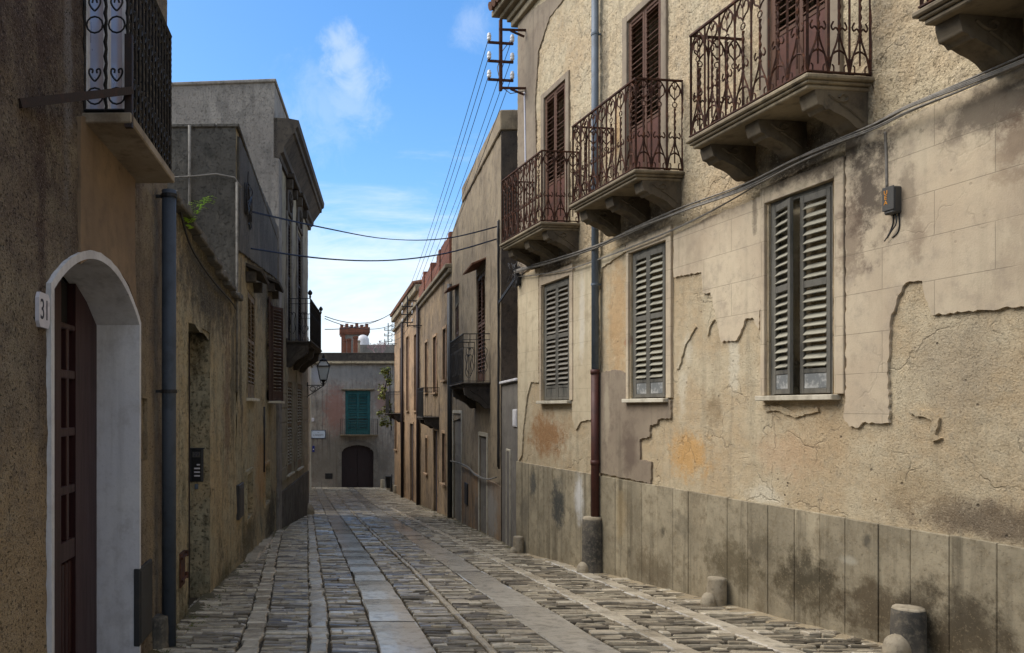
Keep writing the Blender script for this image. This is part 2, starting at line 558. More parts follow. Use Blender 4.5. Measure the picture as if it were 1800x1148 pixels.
M['box_green'] = paint_mat('dark_metal_door', srgb(52, 52, 52), srgb(70, 66, 62), 0.5, 6, 0.5)
M['orange'] = paint_mat('orange_lettering', srgb(226, 148, 28), srgb(206, 126, 24), 0.6, 20, 0.3)
M['ink'] = paint_mat('dark_blue_ink', srgb(30, 30, 52), srgb(26, 26, 40), 0.6, 20, 0.3)
M['plate'] = paint_mat('enamel_plate', srgb(206, 202, 206), srgb(180, 176, 184), 0.3, 12, 0.4, bs=.05)
M['marble_sign'] = paint_mat('pale_blue_marble', srgb(196, 208, 222), srgb(170, 184, 200), 0.4, 12, 0.4, bs=.05)
M['blue_sign'] = paint_mat('blue_enamel', srgb(28, 44, 120), srgb(20, 32, 90), 0.35, 12, 0.3)
M['brick_red'] = render_mat('red_brick', srgb(128, 80, 60), srgb(110, 72, 56), srgb(92, 70, 58), grain=30, gdist=.01, gstr=.5, joints=(.26, .075, .6))
M['tile'] = render_mat('clay_tile', srgb(128, 88, 66), srgb(104, 76, 60), srgb(80, 66, 56), grain=30, gdist=.01, gstr=.5)
M['dark_in'] = paint_mat('dark_interior', srgb(26, 24, 24), srgb(20, 19, 19), 0.9, 4, 0.3)
M['moss'] = paint_mat('moss', srgb(72, 80, 40), srgb(96, 92, 54), 0.95, 12, 0.8)


def leaf_mat(name, c1, c2):
    b = NB(name)
    g = b.n('ShaderNodeNewGeometry')
    col = b.mix(g.outputs['Random Per Island'], c1, c2)
    m = b.done(col, 0.55, spec=0.35)
    b.bsdf.inputs['Subsurface Weight'].default_value = 0.0
    return m

M['fern'] = leaf_mat('fern_green', srgb(168, 216, 50), srgb(206, 236, 96))
M['climber'] = leaf_mat('climber_green', srgb(78, 92, 32), srgb(138, 138, 56))
M['weed'] = leaf_mat('weed_green', srgb(70, 84, 36), srgb(112, 112, 62))
M['blossom'] = leaf_mat('bare_twig_pink', srgb(120, 92, 96), srgb(150, 120, 118))

b = NB('lantern_glass')
b.bsdf.inputs['Transmission Weight'].default_value = 0.25
M['glass'] = b.done(srgb(206, 202, 190), 0.35, spec=0.4)

M['old_brown'] = paint_mat('dull_brown_shutter', srgb(74, 54, 44), srgb(52, 40, 34), 0.75, 7, 0.6)
M['corbel'] = render_mat('dark_corbel_stone', srgb(122, 110, 90), srgb(98, 88, 73), srgb(68, 61, 52), grain=40, gdist=.008, gstr=.5, streak=.6, grime=.45, grime_col=srgb(52, 47, 40))
# ------------------------------------------------------------------ parts shared by several houses
def arc2(cx, cz, r, a0, a1, n=8, rz=None):
    return [(cx + r * math.cos(math.radians(a0 + (a1 - a0) * i / n)), cz + (rz or r) * math.sin(math.radians(a0 + (a1 - a0) * i / n))) for i in range(n + 1)]


def curve2(pts, n=5):
    """smooth a 2-D polyline (Catmull-Rom)"""
    P = [pts[0]] + list(pts) + [pts[-1]]
    out = []
    for i in range(1, len(P) - 2):
        for j in range(n):
            t = j / n
            q = []
            for k in range(2):
                p0, p1, p2, p3 = P[i - 1][k], P[i][k], P[i + 1][k], P[i + 2][k]
                q.append(0.5 * (2 * p1 + (p2 - p0) * t + (2 * p0 - 5 * p1 + 4 * p2 - p3) * t * t + (3 * p1 - p0 - 3 * p2 + p3) * t ** 3))
            out.append(tuple(q))
    out.append(tuple(pts[-1]))
    return out


def shutter(w, h, pitch=0.076, panel=0.2, mid=0.5, lean=42, panel_frac=None):
    """one louvred leaf: hinge edge at x=0, face towards +y; materials 0 frame, 1 slats, 2 panel"""
    m = MB(); st = 0.05; t = 0.018
    m.cbox(0, st, -t, t, 0, h, .004); m.cbox(w - st, w, -t, t, 0, h, .004)
    zb = panel if panel_frac is None else h * panel_frac
    zm = zb + (h - zb) * mid
    m.cbox(st, w - st, -t * .9, t * .9, h - 0.07, h - .001, .004)
    m.cbox(st, w - st, -t * .9, t * .9, zm - 0.035, zm + 0.035, .004)
    m.cbox(st, w - st, -t * .9, t * .9, .001, 0.05, .004)
    m.mi = 2
    m.cbox(st + .001, w - st - .001, -t * .6, t * .55, 0.052, zb - .001, .003)
    m.mi = 0
    m.cbox(st, w - st, -t * .9, t * .9, zb, zb + .045, .004)
    m.mi = 1
    rnd = random.Random(int(w * 1000 + h * 77))
    for (a, b) in ((zb + .05, zm - .04), (zm + .04, h - .075)):
        n = max(2, int((b - a) / pitch))
        for i in range(n):
            z = a + (i + .5) * (b - a) / n
            an = math.radians(-lean + rnd.uniform(-5, 5))
            R = Matrix.Translation((0, 0, z)) @ Matrix.Rotation(rnd.uniform(-.008, .008), 4, 'Y') @ Matrix.Rotation(an, 4, 'X')
            m.box(st, w - st, -pitch * .5, pitch * .5, -.0045, .0045, R)
    return m


def railing(m, fn, L, H, unit=0.23, rich=True, r=0.0098):
    """one side of an ornate iron railing; fn(x, z) -> point; L long, H high"""
    T = lambda pts, rr=r, n=4: m.tube([fn(a, c) for a, c in pts], rr, n)
    k = max(1, int(round(L / unit))); u = L / k
    for i in range(k + 1):
        x = i * u
        T([(x, 0), (x, H)], 0.0125 if 0 < i < k else 0.015)
    rnd = random.Random(int(L * 1000))
    for i in range(k):
        x = i * u; c = x + u / 2
        # twisted middle baluster, thick and thin in turn
        zs = [0.36 * H / 1.1 + j * (0.76 - 0.36) * H / 1.1 / 10 for j in range(11)]
        m.tube([fn(c + (0.003 if j % 2 else -0.003), z) for j, z in enumerate(zs)], .009, 5, rs=[.0095 if j % 2 else .016 for j in range(11)])
        s = H / 1.1
        for g in (-1, 1):
            T(curve2([(c + g * u * .48, .03 * s), (c + g * u * .34, .17 * s), (c + g * u * .1, .30 * s), (c, .40 * s)], 3))
            T(curve2([(c, .38 * s), (c + g * .03, .42 * s), (c + g * .06, .40 * s), (c + g * .075, .43 * s), (c + g * .055, .47 * s)], 3), .009)
            T(curve2([(c + g * u * .47, .10 * s), (c + g * u * .3, .19 * s), (c, .225 * s)], 3))
            T(curve2([(c + g * u * .42, .01), (c + g * u * .27, .03 * s), (c + g * u * .25, .08 * s), (c + g * u * .33, .10 * s)], 3), .008)
            T(curve2([(c, .86 * s), (c + g * .03, .90 * s), (c + g * u * .30, .93 * s), (c + g * u * .33, 1.00 * s), (c + g * u * .16, 1.04 * s), (c + g * u * .05, .99 * s)], 3), .009)
            T(curve2([(c + g * u * .5, .86 * s), (c + g * u * .38, .99 * s), (c + g * u * .12, 1.07 * s), (c, 1.085 * s)], 3))
        T([(c, .1 * s), (c, .38 * s)])
        T(arc2(c, .805 * s, .032, 0, 360, 8), .007)
        T([(c, .84 * s), (c, 1.08 * s)], .006)
        T(arc2(c, .36 * s, .012, 0, 360, 5), .008)


def balcony(fac, x0, x1, z, n=0.65, H=1.12, mats=None, corb=True, unit=.23, ncorb=3, label=None, rail=True, style='ornate', cd=0.52, ch=0.33):
    """slab with moulded edge > railing, corbels"""
    mats = mats or (M['slab'], M['rust'], M['corbel'])
    m = MB()
    m.cbox(x0, x1, -.05, n, z - .045, z, .012)
    m.cbox(x0 + .03, x1 - .03, -.05, n - .03, z - .075, z - .046, .008)
    m.cbox(x0 + .055, x1 - .055, -.05, n - .055, z - .115, z - .076, .01)
    sl = fac.part(m, 'balcony', mats[0])
    if label: sl['label'] = label
    if rail:
        i = 0.045
        r = MB()
        xa, xb, yn = x0 + i, x1 - i, n - i
        if style == 'ornate':
            railing(r, lambda a, c: (xa + a, yn, z + c), xb - xa, H, unit)
            for xx in (xa, xb):
                railing(r, lambda a, c, xx=xx: (xx, a, z + c), yn, H, unit)
        else:
            for (fn, L) in ((lambda a, c: (xa + a, yn, z + c), xb - xa), (lambda a, c: (xa, a, z + c), yn), (lambda a, c: (xb, a, z + c), yn)):
                k = max(2, int(L / .13))
                for q in range(k + 1):
                    r.tube([fn(L * q / k, 0), fn(L * q / k, H)], .008, 4)
                r.tube([fn(0, H * .88), fn(L, H * .88)], .007, 4)
                if style == 'curl':
                    for q in range(int(L / .3)):
                        c = (q + .5) * L / max(1, int(L / .3))
                        for g in (-1, 1):
                            r.tube([fn(c + g * a, b) for a, b in curve2([(.02, .2), (.09, .35), (.05, .55), (.09, .75), (.03, .82), (.0, .74)], 3)], .008, 4)
        for zz, t in ((H, .02), (0.03, .012)):
            r.box(xa - .014, xb + .014, yn - .016, yn + .016, z + zz - t / 2, z + zz + t / 2)
            r.box(xa - .0135, xa + .0135, 0, yn - .017, z + zz - t / 2, z + zz + t / 2)
            r.box(xb - .0135, xb + .0135, 0, yn - .017, z + zz - t / 2, z + zz + t / 2)
        ro = r.build('railing', mats[1], sl)
    if corb:
        for k in range(ncorb):
            w = .19
            cx = x0 + .16 + (x1 - x0 - .32) * k / (ncorb - 1) if ncorb > 1 else (x0 + x1) / 2
            prof = [(-.02, 0), (cd, 0), (cd, -.05 * ch / .48)] + [(cd - .02 - (cd) * a, -ch * bq) for a, bq in curve2([(.0, .3), (.02, .38), (.10, .42), (.16, .52), (.22, .50), (.32, .58), (.46, .66), (.60, .78), (.70, .92), (.80, 1.0), (.9, .98)], 3)] + [(-.02, -ch)]
            q = MB()
            rnd = random.Random(k)
            q.prism(prof, cx - w / 2, cx + w / 2, lambda a, b, t: (t, a, z - .117 + b))
            for xs in (cx - w / 2 - .004, cx + w / 2 + .004):      # carved volute on both cheeks
                q.tube([(xs, a, z - .117 + b) for a, b in curve2([(cd * .75, -.12 * ch), (cd * .6, -.27 * ch), (cd * .45, -.29 * ch), (cd * .4, -.17 * ch), (cd * .5, -.1 * ch), (cd * .56, -.19 * ch)], 3)], .012, 4)
                q.tube([(xs, a, z - .117 + b) for a, b in curve2([(.28, -.34 * ch), (.16, -.55 * ch), (.05, -.8 * ch)], 3)], .01, 4)
            q.build('corbel', mats[2], sl)
    return sl


def window(fac, xa, xb, za, zb, mats, leaves=2, open_deg=(0, 0), sill=True, frame=.05, panel=.2, pitch=.076, depth=.05, name='window', lean=42, mid=.5,
           sill_mat=None, panel_frac=None, label=None, frame_mat=None, sill_out=.1):
    """frame (the window) > shutters, sill; sits in a hole of the wall"""
    m = MB()
    d = depth
    m.cbox(xa - .001, xa + frame, -d - .05, -d + .03, za, zb, .004)
    m.cbox(xb - frame, xb + .001, -d - .05, -d + .03, za, zb, .004)
    m.cbox(xa + frame, xb - frame, -d - .05, -d + .029, zb - frame, zb, .004)
    w = fac.part(m, name, frame_mat or mats[0])
    if label: w['label'] = label
    W = (xb - xa - 2 * frame) / leaves
    for k in range(leaves):
        s = shutter(W - .004, zb - za - frame - .012, pitch, panel, mid, lean, panel_frac)
        o = s.build('shutter', mats, w)
        if k == 0:
            o.location = (xa + frame + .002, -d + .02, za + .01)
            o.rotation_euler = (0, 0, math.radians(open_deg[0]))
        else:
            o.location = (xb - frame - .002, -d + .02, za + .01)
            o.scale = (-1, 1, 1)
            o.rotation_euler = (0, 0, -math.radians(open_deg[1]))
    if sill:
        q = MB()
        q.cbox(xa - .09, xb + .09, -.03, sill_out, za - .055, za - .003, .006)
        q.build('sill', sill_mat or M['marble'], w)
    return w


def text_mesh(s, size, mat, name, parent=None, loc=(0, 0, 0), rot=(PI / 2, 0, PI), ext=.002, sx=1.0, spacing=1.0):
    cu = bpy.data.curves.new(name, 'FONT')
    cu.body = s; cu.size = size; cu.extrude = ext; cu.align_x = 'CENTER'; cu.align_y = 'CENTER'; cu.space_character = spacing
    t = bpy.data.objects.new('tmp', cu); COL.objects.link(t)
    bpy.context.view_layer.update()
    me = bpy.data.meshes.new_from_object(t.evaluated_get(bpy.context.evaluated_depsgraph_get()))
    bpy.data.objects.remove(t)
    me.materials.clear(); me.materials.append(mat)
    o = bpy.data.objects.new(name, me); COL.objects.link(o)
    if parent: o.parent = parent
    o.location = loc; o.rotation_euler = rot; o.scale = (sx, 1, 1)
    return o


def downpipe(fac, px, n, z0, z1, r, mat, label, clips=(), joint=None, group=None):
    lx = px
    t = fac.place('downpipe', lx, n, z0)
    tag(t, label, 'downpipe')
    m = MB(); m.smooth = True
    if joint is None:
        m.tube([(0, 0, 0), (0, 0, z1 - z0)], r, 16)
        m.build('pipe', mat, t)
    else:
        jz, mat2 = joint
        m.tube([(0, 0, jz - z0 - .02), (0, 0, z1 - z0)], r, 16)
        m.build('upper_pipe', mat, t)
        q = MB(); q.smooth = True
        q.tube([(0, 0, 0), (0, 0, jz - z0)], r * 1.12, 16)
        for zz in (jz - z0 - .05, (jz - z0) * .42):
            q.tube([(0, 0, zz), (0, 0, zz + .07)], r * 1.28, 16)
        q.build('lower_pipe', mat2, t)
    for c in clips:
        k = MB()
        k.tube([(0, 0, c - z0 - .015), (0, 0, c - z0 + .015)], r * 1.15, 16)
        k.box(-.012, .012, -n, 0, c - z0 - .012, c - z0 + .012)
        k.build('clip', M['dark_iron'] if joint is None else mat, t)
    return t


def world_tube(name, pts, r, mat, label, cat='cable', group=None, n=5, jitter=0, strands=1):
    base = Vector(pts[0])
    m = MB(); m.smooth = True
    rnd = random.Random(len(label))
    for s in range(strands):
        ph = rnd.random() * 6
        q = []
        for i, p in enumerate(pts):
            p = Vector(p) - base
            if strands > 1:
                a = i * .1 + ph + s * 2 * PI / strands
                p = p + Vector((math.cos(a) * .4, math.sin(a) * .3, math.sin(a))) * jitter
            q.append(p)
        m.tube(q, r, n)
    o = m.build(name, mat, fix=False)
    o.location = base
    tag(o, label, cat, group)
    return o
# ================================================================== RIGHT SIDE: the near house with four balconies
R1 = Fac('house', (6.427, -4.0), (3.7615, 15.04), 'cream house with peeling plaster, grey-green shutters and four rusty balconies', 'house')
lx = lambda px, n=0: R1.P(px, 718, n)[0]
wins = []
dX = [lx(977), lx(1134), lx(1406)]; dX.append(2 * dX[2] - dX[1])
UND = [(c, 1.49 + 2.92 - .42, 1.0, .32, srgb(60, 52, 44), .85, .3) for c in dX]  # darker wall colour below each balcony floor, between the corbels
lz = lambda px, py, n=0: R1.P(px, py, n)[1]
xl0 = lx(1800)
stn_dark = srgb(58, 52, 46)
ochre = srgb(176, 130, 74)
pale = srgb(206, 196, 172)
def st(px, py, rx, rz, c, a, jag=.5):
    x, z = R1.P(px, py); return (x, z, rx, rz, c, a, jag)
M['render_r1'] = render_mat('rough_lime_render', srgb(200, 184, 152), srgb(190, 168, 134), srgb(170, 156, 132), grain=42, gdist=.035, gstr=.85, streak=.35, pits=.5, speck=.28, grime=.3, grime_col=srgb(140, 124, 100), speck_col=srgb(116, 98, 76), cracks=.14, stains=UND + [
    st(960, 760, .75, .55, srgb(150, 112, 72), .85), st(1215, 800, .45, .3, srgb(206, 158, 92), .75), st(1085, 560, .35, 1.3, srgb(186, 150, 100), .6),
    st(1105, 600, .12, .1, srgb(150, 84, 62), .7), st(1290, 630, .1, .4, pale, .7), st(1340, 870, .3, .12, pale, .6),
    st(1760, 920, 1.0, .2, srgb(92, 78, 64), .7), st(1065, 130, .12, 1.3, srgb(110, 104, 92), .6), st(1085, 230, .1, .5, srgb(196, 150, 90), .5),
    st(1210, 620, .1, .25, pale, .55), st(1440, 760, .7, .4, srgb(176, 150, 112), .4), st(1555, 700, .2, .9, srgb(168, 152, 124), .4)])
M['low_r1'] = render_mat('flaking_lime_plaster', srgb(194, 179, 149), srgb(184, 163, 130), srgb(170, 157, 132), grain=64, gdist=.022, gstr=.7, streak=.4, pits=.6, speck=.2, blot=1.4, speck_col=srgb(118, 100, 76), grime=.22, grime_col=srgb(150, 132, 104), cracks=.3, stains=[
    st(962, 765, .9, .5, srgb(152, 112, 72), .9, .6), st(1212, 800, .5, .36, srgb(196, 152, 92), .85, .6), st(1085, 560, .35, 1.3, srgb(186, 148, 100), .6), st(1105, 600, .12, .1, srgb(150, 84, 62), .7),
    st(1290, 630, .12, .5, pale, .8), st(1340, 870, .4, .14, pale, .8, .5), st(1200, 690, .12, .5, pale, .6), st(1255, 720, .22, .25, srgb(132, 112, 82), .6, .7), st(1760, 920, 1.1, .2, srgb(92, 78, 64), .75), st(1210, 620, .1, .3, pale, .6),
    st(1440, 770, .8, .4, srgb(178, 152, 116), .5), st(1680, 640, .5, .5, srgb(166, 152, 128), .6), st(1380, 800, .5, .3, srgb(188, 156, 122), .5), st(1600, 860, .5, .25, srgb(160, 140, 108), .5)])
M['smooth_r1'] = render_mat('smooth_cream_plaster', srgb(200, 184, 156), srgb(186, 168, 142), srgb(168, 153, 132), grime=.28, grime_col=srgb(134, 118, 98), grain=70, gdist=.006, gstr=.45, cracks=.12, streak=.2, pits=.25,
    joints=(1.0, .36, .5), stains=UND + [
    st(1535, 330, .28, .6, srgb(74, 64, 56), .85, .75), st(1500, 420, .2, .5, srgb(110, 92, 76), .6, .9), st(1470, 250, 1.1, .3, srgb(70, 62, 54), .8, .6),
    st(1750, 190, .55, .25, srgb(74, 64, 56), .75, .6), st(1690, 120, .4, .2, srgb(80, 70, 60), .6, .6), st(1440, 290, .7, .2, srgb(96, 84, 70), .7, .6),
    st(1260, 360, .8, .2, srgb(112, 96, 78), .7, .6), st(1620, 420, .12, .3, srgb(120, 102, 84), .5, .8), st(1600, 340, .12, .3, srgb(96, 84, 72), .5, .8),
    st(1330, 370, .05, .3, srgb(80, 68, 56), .6, .8), st(1790, 260, .25, .3, srgb(110, 88, 70), .6, .9), st(1700, 330, .5, .4, srgb(196, 176, 146), .4)])
M['white_r1'] = render_mat('thin_whitewashed_plaster', srgb(200, 186, 156), srgb(190, 174, 144), srgb(166, 150, 124), grain=60, gdist=.005, gstr=.35, streak=.3, joints=(.8, .36, .35), stains=[
    st(930, 820, .5, .3, srgb(150, 112, 72), .5), st(1025, 560, .12, .9, srgb(206, 200, 186), .5)])
M['grey_r1'] = render_mat('grey_cement_patch', srgb(150, 136, 116), srgb(138, 124, 106), srgb(120, 106, 92), grain=60, gdist=.004, gstr=.3, streak=.4, stains=[
    st(1110, 790, .28, .45, srgb(104, 90, 78), .85), st(1070, 720, .1, .5, srgb(176, 164, 140), .6)])
M['plinth_r1'] = render_mat('grey_stone_plinth', srgb(174, 162, 136), srgb(146, 136, 114), srgb(122, 109, 86), grain=50, gdist=.008, gstr=.45, streak=.75, blot=1.5, grime=.4, grime_col=srgb(96, 84, 64), island=.4, speck=.25, speck_col=srgb(70, 64, 54), dark=srgb(72, 66, 54), stains=[
    st(985, 885, .34, .5, srgb(62, 64, 62), .9, .6), st(940, 850, .2, .3, srgb(78, 78, 74), .8, .7), st(925, 900, .25, .5, srgb(104, 98, 86), .6), st(1022, 875, .2, .5, srgb(208, 206, 200), .85, .35), st(1095, 900, .2, .5, srgb(156, 136, 100), .5),
    st(1425, 1030, .6, .35, srgb(82, 72, 54), .85, .7), st(1560, 1075, .7, .3, srgb(88, 76, 58), .85, .7), st(1700, 1110, .6, .35, srgb(80, 70, 54), .85, .7), st(1290, 990, .6, .3, srgb(92, 82, 62), .8, .7), st(1150, 1000, .6, .25, srgb(100, 88, 68), .7, .7), st(1425, 1010, .35, .25, srgb(74, 68, 54), .7, .7), st(1340, 970, .3, .2, srgb(86, 78, 62), .6, .7), st(1620, 1060, .3, .25, srgb(78, 70, 56), .6, .7), st(1700, 1080, .3, .2, srgb(80, 72, 58), .6, .7),
    st(1170, 935, .07, .1, srgb(82, 76, 64), .8), st(1500, 985, .15, .06, srgb(170, 164, 146), .7), st(1205, 920, .3, .2, srgb(96, 90, 76), .5, .8), st(1530, 950, .06, .1, srgb(70, 66, 58), .7), st(1110, 970, .05, .09, srgb(88, 80, 66), .7)])

for (pa, pb, ta, tb) in ((1002, 955, 483, 706), (1171, 1110, 428, 697), (1465, 1352, 318, 692)):
    xa, xb = lx(pa), lx(pb)
    zt_ = lz(pa, ta if pa != 1171 else 424); zb_ = lz(pa, tb)
    wins.append((xa, xb, 1.49 + .19 if False else zb_, zt_))
zs_ = sum(w[2] for w in wins) / 3
zt_ = sum(w[3] for w in wins) / 3
doors = []
ZB = 1.49 + 2.92                           # balcony floor
for c in dX:
    doors.append((c - .42, c + .42, ZB + .02, ZB + 2.45))
ZTOP = 1.49 + 7.35
wall_r1 = wall_mesh(R1, 0, R1.L, gz(15) - .3, ZTOP, 7, .024, .017, [M['render_r1']],
                    holes=[(a, b, zs_, zt_, .12) for a, b, c, d in wins] + [(a, b, c, d, .14) for a, b, c, d in doors], fine=(xl0 - .6, R1.L), seed=2, freq=12.0, sharp=1.5, calm=(3.75, .48))
wall_r1.data.materials.append(M['low_r1'])
for p in wall_r1.data.polygons:
    if p.center.z < 3.75: p.material_index = 1
print('R1 wins', wins, 'sill', zs_, 'top', zt_, 'doors', doors)
GS = (M['grey_shut'], M['pale_slat'], M['panel_wear'])
GS2 = (M['grey_shut'], M['mid_slat'], M['grey_shut'])
window(R1, wins[0][0], wins[0][1], zs_, zt_, GS2, 2, (0, 0), label='narrow dark grey-green louvred window')
window(R1, wins[1][0], wins[1][1], zs_, zt_, GS, 2, (3, 2), label='louvred window with a broken shutter edge')
window(R1, wins[2][0], wins[2][1], zs_, zt_, GS, 2, (2, 16), label='louvred window with one leaf ajar')
BS = (M['brown_shut'], M['brown_shut'], M['brown_panel'])
for (a, b, c, d) in doors:
    window(R1, a, b, c, d, BS, 2, (0, 0), sill=False, name='balcony_door', panel_frac=.36, mid=.99, pitch=.07, depth=.03, frame=.04)
    m = MB()                                # pale surround of the opening
    m.cbox(a - .12, a - .002, -.01, .035, c, d + .1, .006); m.cbox(b + .002, b + .12, -.01, .035, c, d + .1, .006); m.cbox(a - .001, b + .001, -.01, .034, d + .002, d + .1, .006)
    R1.part(m, 'door_surround', M['grey_r1'])
for i, (a, b, c, d) in enumerate(doors):
    m_ = (a + b) / 2
    balcony(R1, m_ - .89, m_ + .89, ZB, .66, 1.12)
# window surrounds with a little moulding on the sides
for (a, b, c, d) in wins:
    m = MB()
    m.cbox(a - .16, a - .05, -.01, .04, zs_, zt_ + .17, .005)
    m.cbox(b + .03, b + .09, -.01, .036, zs_, zt_ + .17, .005)
    m.cbox(a - .049, b + .029, -.01, .036, zt_ + .002, zt_ + .17, .005)
    R1.part(m, 'window_surround', M['smooth_r1'])
# cornice and roof edge
m = MB()
for (n_, za, zb) in ((.10, -.42, -.30), (.16, -.298, -.2), (.26, -.198, -.12), (.38, -.118, 0)):
    m.cbox(-.0, R1.L + n_, -.3, n_, ZTOP + za + .3, ZTOP + zb + .3, .012)
R1.part(m, 'cornice', M['slab'])
m = MB()
k = int((R1.L + .4) / .17)
for i in range(k):
    x = i * .17
    for t in range(2):
        m.tube([(x + .085, .46 - t * .5, ZTOP + .33 + t * .16), (x + .085, -.06 - t * .5, ZTOP + .50 + t * .16)], .085, 8)
R1.part(m, 'roof_tiles', M['tile'])
# layers of smooth plaster left on the rough render
N0, N1 = -.02, .026
patch(R1, [(1491, 292), (1491, 250), (1530, 233), (1562, 226), (1640, 188), (1720, 152), (1800, 112), (2000, 20), (2400, -160), (2400, 470), (2000, 508), (1800, 538), (1745, 545), (1642, 553), (1630, 520), (1626, 494),
           (1597, 497), (1583, 520), (1570, 560), (1565, 650), (1567, 743), (1520, 743), (1513, 752), (1497, 750), (1487, 735), (1491, 700), (1491, 500)], N0, N1, M['smooth_r1'], seed=1)
patch(R1, [(1187, 412), (1240, 386), (1342, 345), (1343, 495), (1337, 580), (1326, 558), (1314, 560), (1305, 585), (1298, 598), (1270, 600), (1262, 556), (1252, 514), (1238, 516), (1236, 478), (1187, 487)], N0, N1 - .002, M['smooth_r1'], seed=2)
patch(R1, [(914, 486), (949, 472), (949, 672), (935, 672), (928, 700), (921, 760), (919, 800), (913, 812)], N0, N1 - .001, M['white_r1'], seed=3)
patch(R1, [(1006, 480), (1100, 430), (1105, 440), (1060, 470), (1052, 520), (1055, 640), (1050, 735), (1022, 742), (1014, 757), (1008, 735)], N0, N1 - .003, M['white_r1'], seed=4)
patch(R1, [(1055, 655), (1085, 650), (1103, 655), (1106, 706), (1182, 704), (1182, 735), (1160, 737), (1158, 745), (1146, 748), (1145, 768), (1128, 772), (1128, 808), (1148, 812), (1147, 850), (1090, 838), (1055, 831)], N0, N1 + .004, M['grey_r1'], seed=5)
patch(R1, [(912, 36), (1010, -34), (1000, -10), (968, 30), (948, 90), (942, 180), (945, 300), (938, 420), (935, 470), (912, 488)], N0, N1 - .004, M['grey_r1'], seed=6, amp=.02, label='cracked smooth corner strip')
# broken edges and cracks: thin crumbling lips of old plaster
for i, pl in enumerate(([(1222, 570), (1226, 575), (1206, 610), (1196, 648), (1190, 648), (1199, 606)], [(1252, 566), (1258, 562), (1250, 575), (1247, 590), (1243, 588)],
                        [(1600, 720), (1640, 722), (1655, 735), (1648, 765), (1658, 770), (1640, 776), (1640, 738), (1602, 727)],
                        [(1345, 712), (1380, 716), (1400, 726), (1440, 716), (1442, 724), (1400, 734), (1370, 722), (1346, 722)])):
    patch(R1, pl, N0, .022, M['low_r1'], 'plaster_lip', seed=20 + i)
# plinth of upright slabs
ZP = .49
m = MB()
x = 0.0
rnd = random.Random(5)
while x < R1.L - .01:
    w = min(rnd.uniform(.3, .39), R1.L - x)
    if R1.L - x - w < .12: w = R1.L - x
    yb = gz(R1.Y(x + w / 2)) - .2
    n = .034 + rnd.uniform(-.004, .004)
    m.cbox(x + .002, x + w - .002, -.02, n, yb, ZP + rnd.uniform(-.006, .006), .005)
    x += w
R1.part(m, 'plinth', M['plinth_r1'])

# ------------------------------------------------------------------ things fixed to the near house
px_ = lx(1046, .09)
PIPE = downpipe(R1, px_, .09, gz(R1.Y(px_)) + .6, ZTOP + .2, .052, M['zinc'], 'blue-grey downpipe with a rusty brown foot on the peeling cream house', clips=(lz(1046, 500, .09), lz(1046, 260, .09), lz(1046, 60, .09)), joint=(lz(1046, 652, .09), M['red_pipe']))
gst = gz(R1.Y(px_))
def rough_stone(prof, n=18, wob=.05, seed=0, mat=None, name='stone', top_tilt=0):
    m = MB(); m.smooth = True
    m.lathe(prof, n, (0, 0, 0), wob, seed)
    return m
def bollard(name, X, Y, r, h, ball, label, mat, group, ball_dir=(-1, -.3)):
    t = empty(name, (X, Y, gz(Y)))
    tag(t, label, 'bollard', group)
    m = rough_stone([(r * 1.02, -.25), (r * 1.0, .02), (r * .97, h * .3), (r * .98, h * .6), (r * .94, h * .88), (r * .92, h * .96), (r * .84, h), (r * .35, h * 1.01), (.001, h * 1.005)], 20, .035, int(X * 100))
    if mat is M['bollard_dark'] and ball:                     # the paler top
        m.m = [1 if min(m.v[i][2] for i in f) > h * .93 else 0 for f in m.f]
    m.build('post', [mat, M['bollard']], t)
    if ball:
        d = Vector((ball_dir[0], ball_dir[1], 0)).normalized() * (r * 1.05)
        q = MB(); q.smooth = True
        R = ball
        q.lathe([(R * .9, -.1), (R, R * .4), (R * .98, R * .8), (R * .84, R * 1.3), (R * .6, R * 1.65), (R * .3, R * 1.85), (.001, R * 1.9)], 14, (d.x, d.y, 0), .06, int(Y * 10))
        q.build('foot_knob', M['bollard'], t)
    return t
q = R1.W(px_, .13, 0)
t = bollard('drain_stone', q.x, q.y, .155, .84, .095, 'tall rounded stone block under the rusty brown pipe foot', M['bollard_dark'], None)
t['category'] = 'stone block'; del t['label']; t['label'] = 'tall blackened stone block under the rusty brown pipe foot'
for (pxc, pyb, r, h, bl, mt, lab) in ((1260, 1066, .105, .32, .085, 'bollard', 'pale stone bollard with a dark spot, against the grey plinth right of the pipe'),
                                   (1597, 1147, .125, .40, .10, 'bollard_dark', 'blackened stone bollard with pale top, largest on the right'),
                                   (911, 974, .095, .33, .075, 'bollard', 'small grey stone bollard at the far corner of the cream house')):
    l, _ = R1.P(pxc, 718, .15)
    w = R1.W(l, .15, 0)
    bollard('bollard', w.x, w.y, r, h, bl, lab, M[mt], 'stone bollards along the right wall')

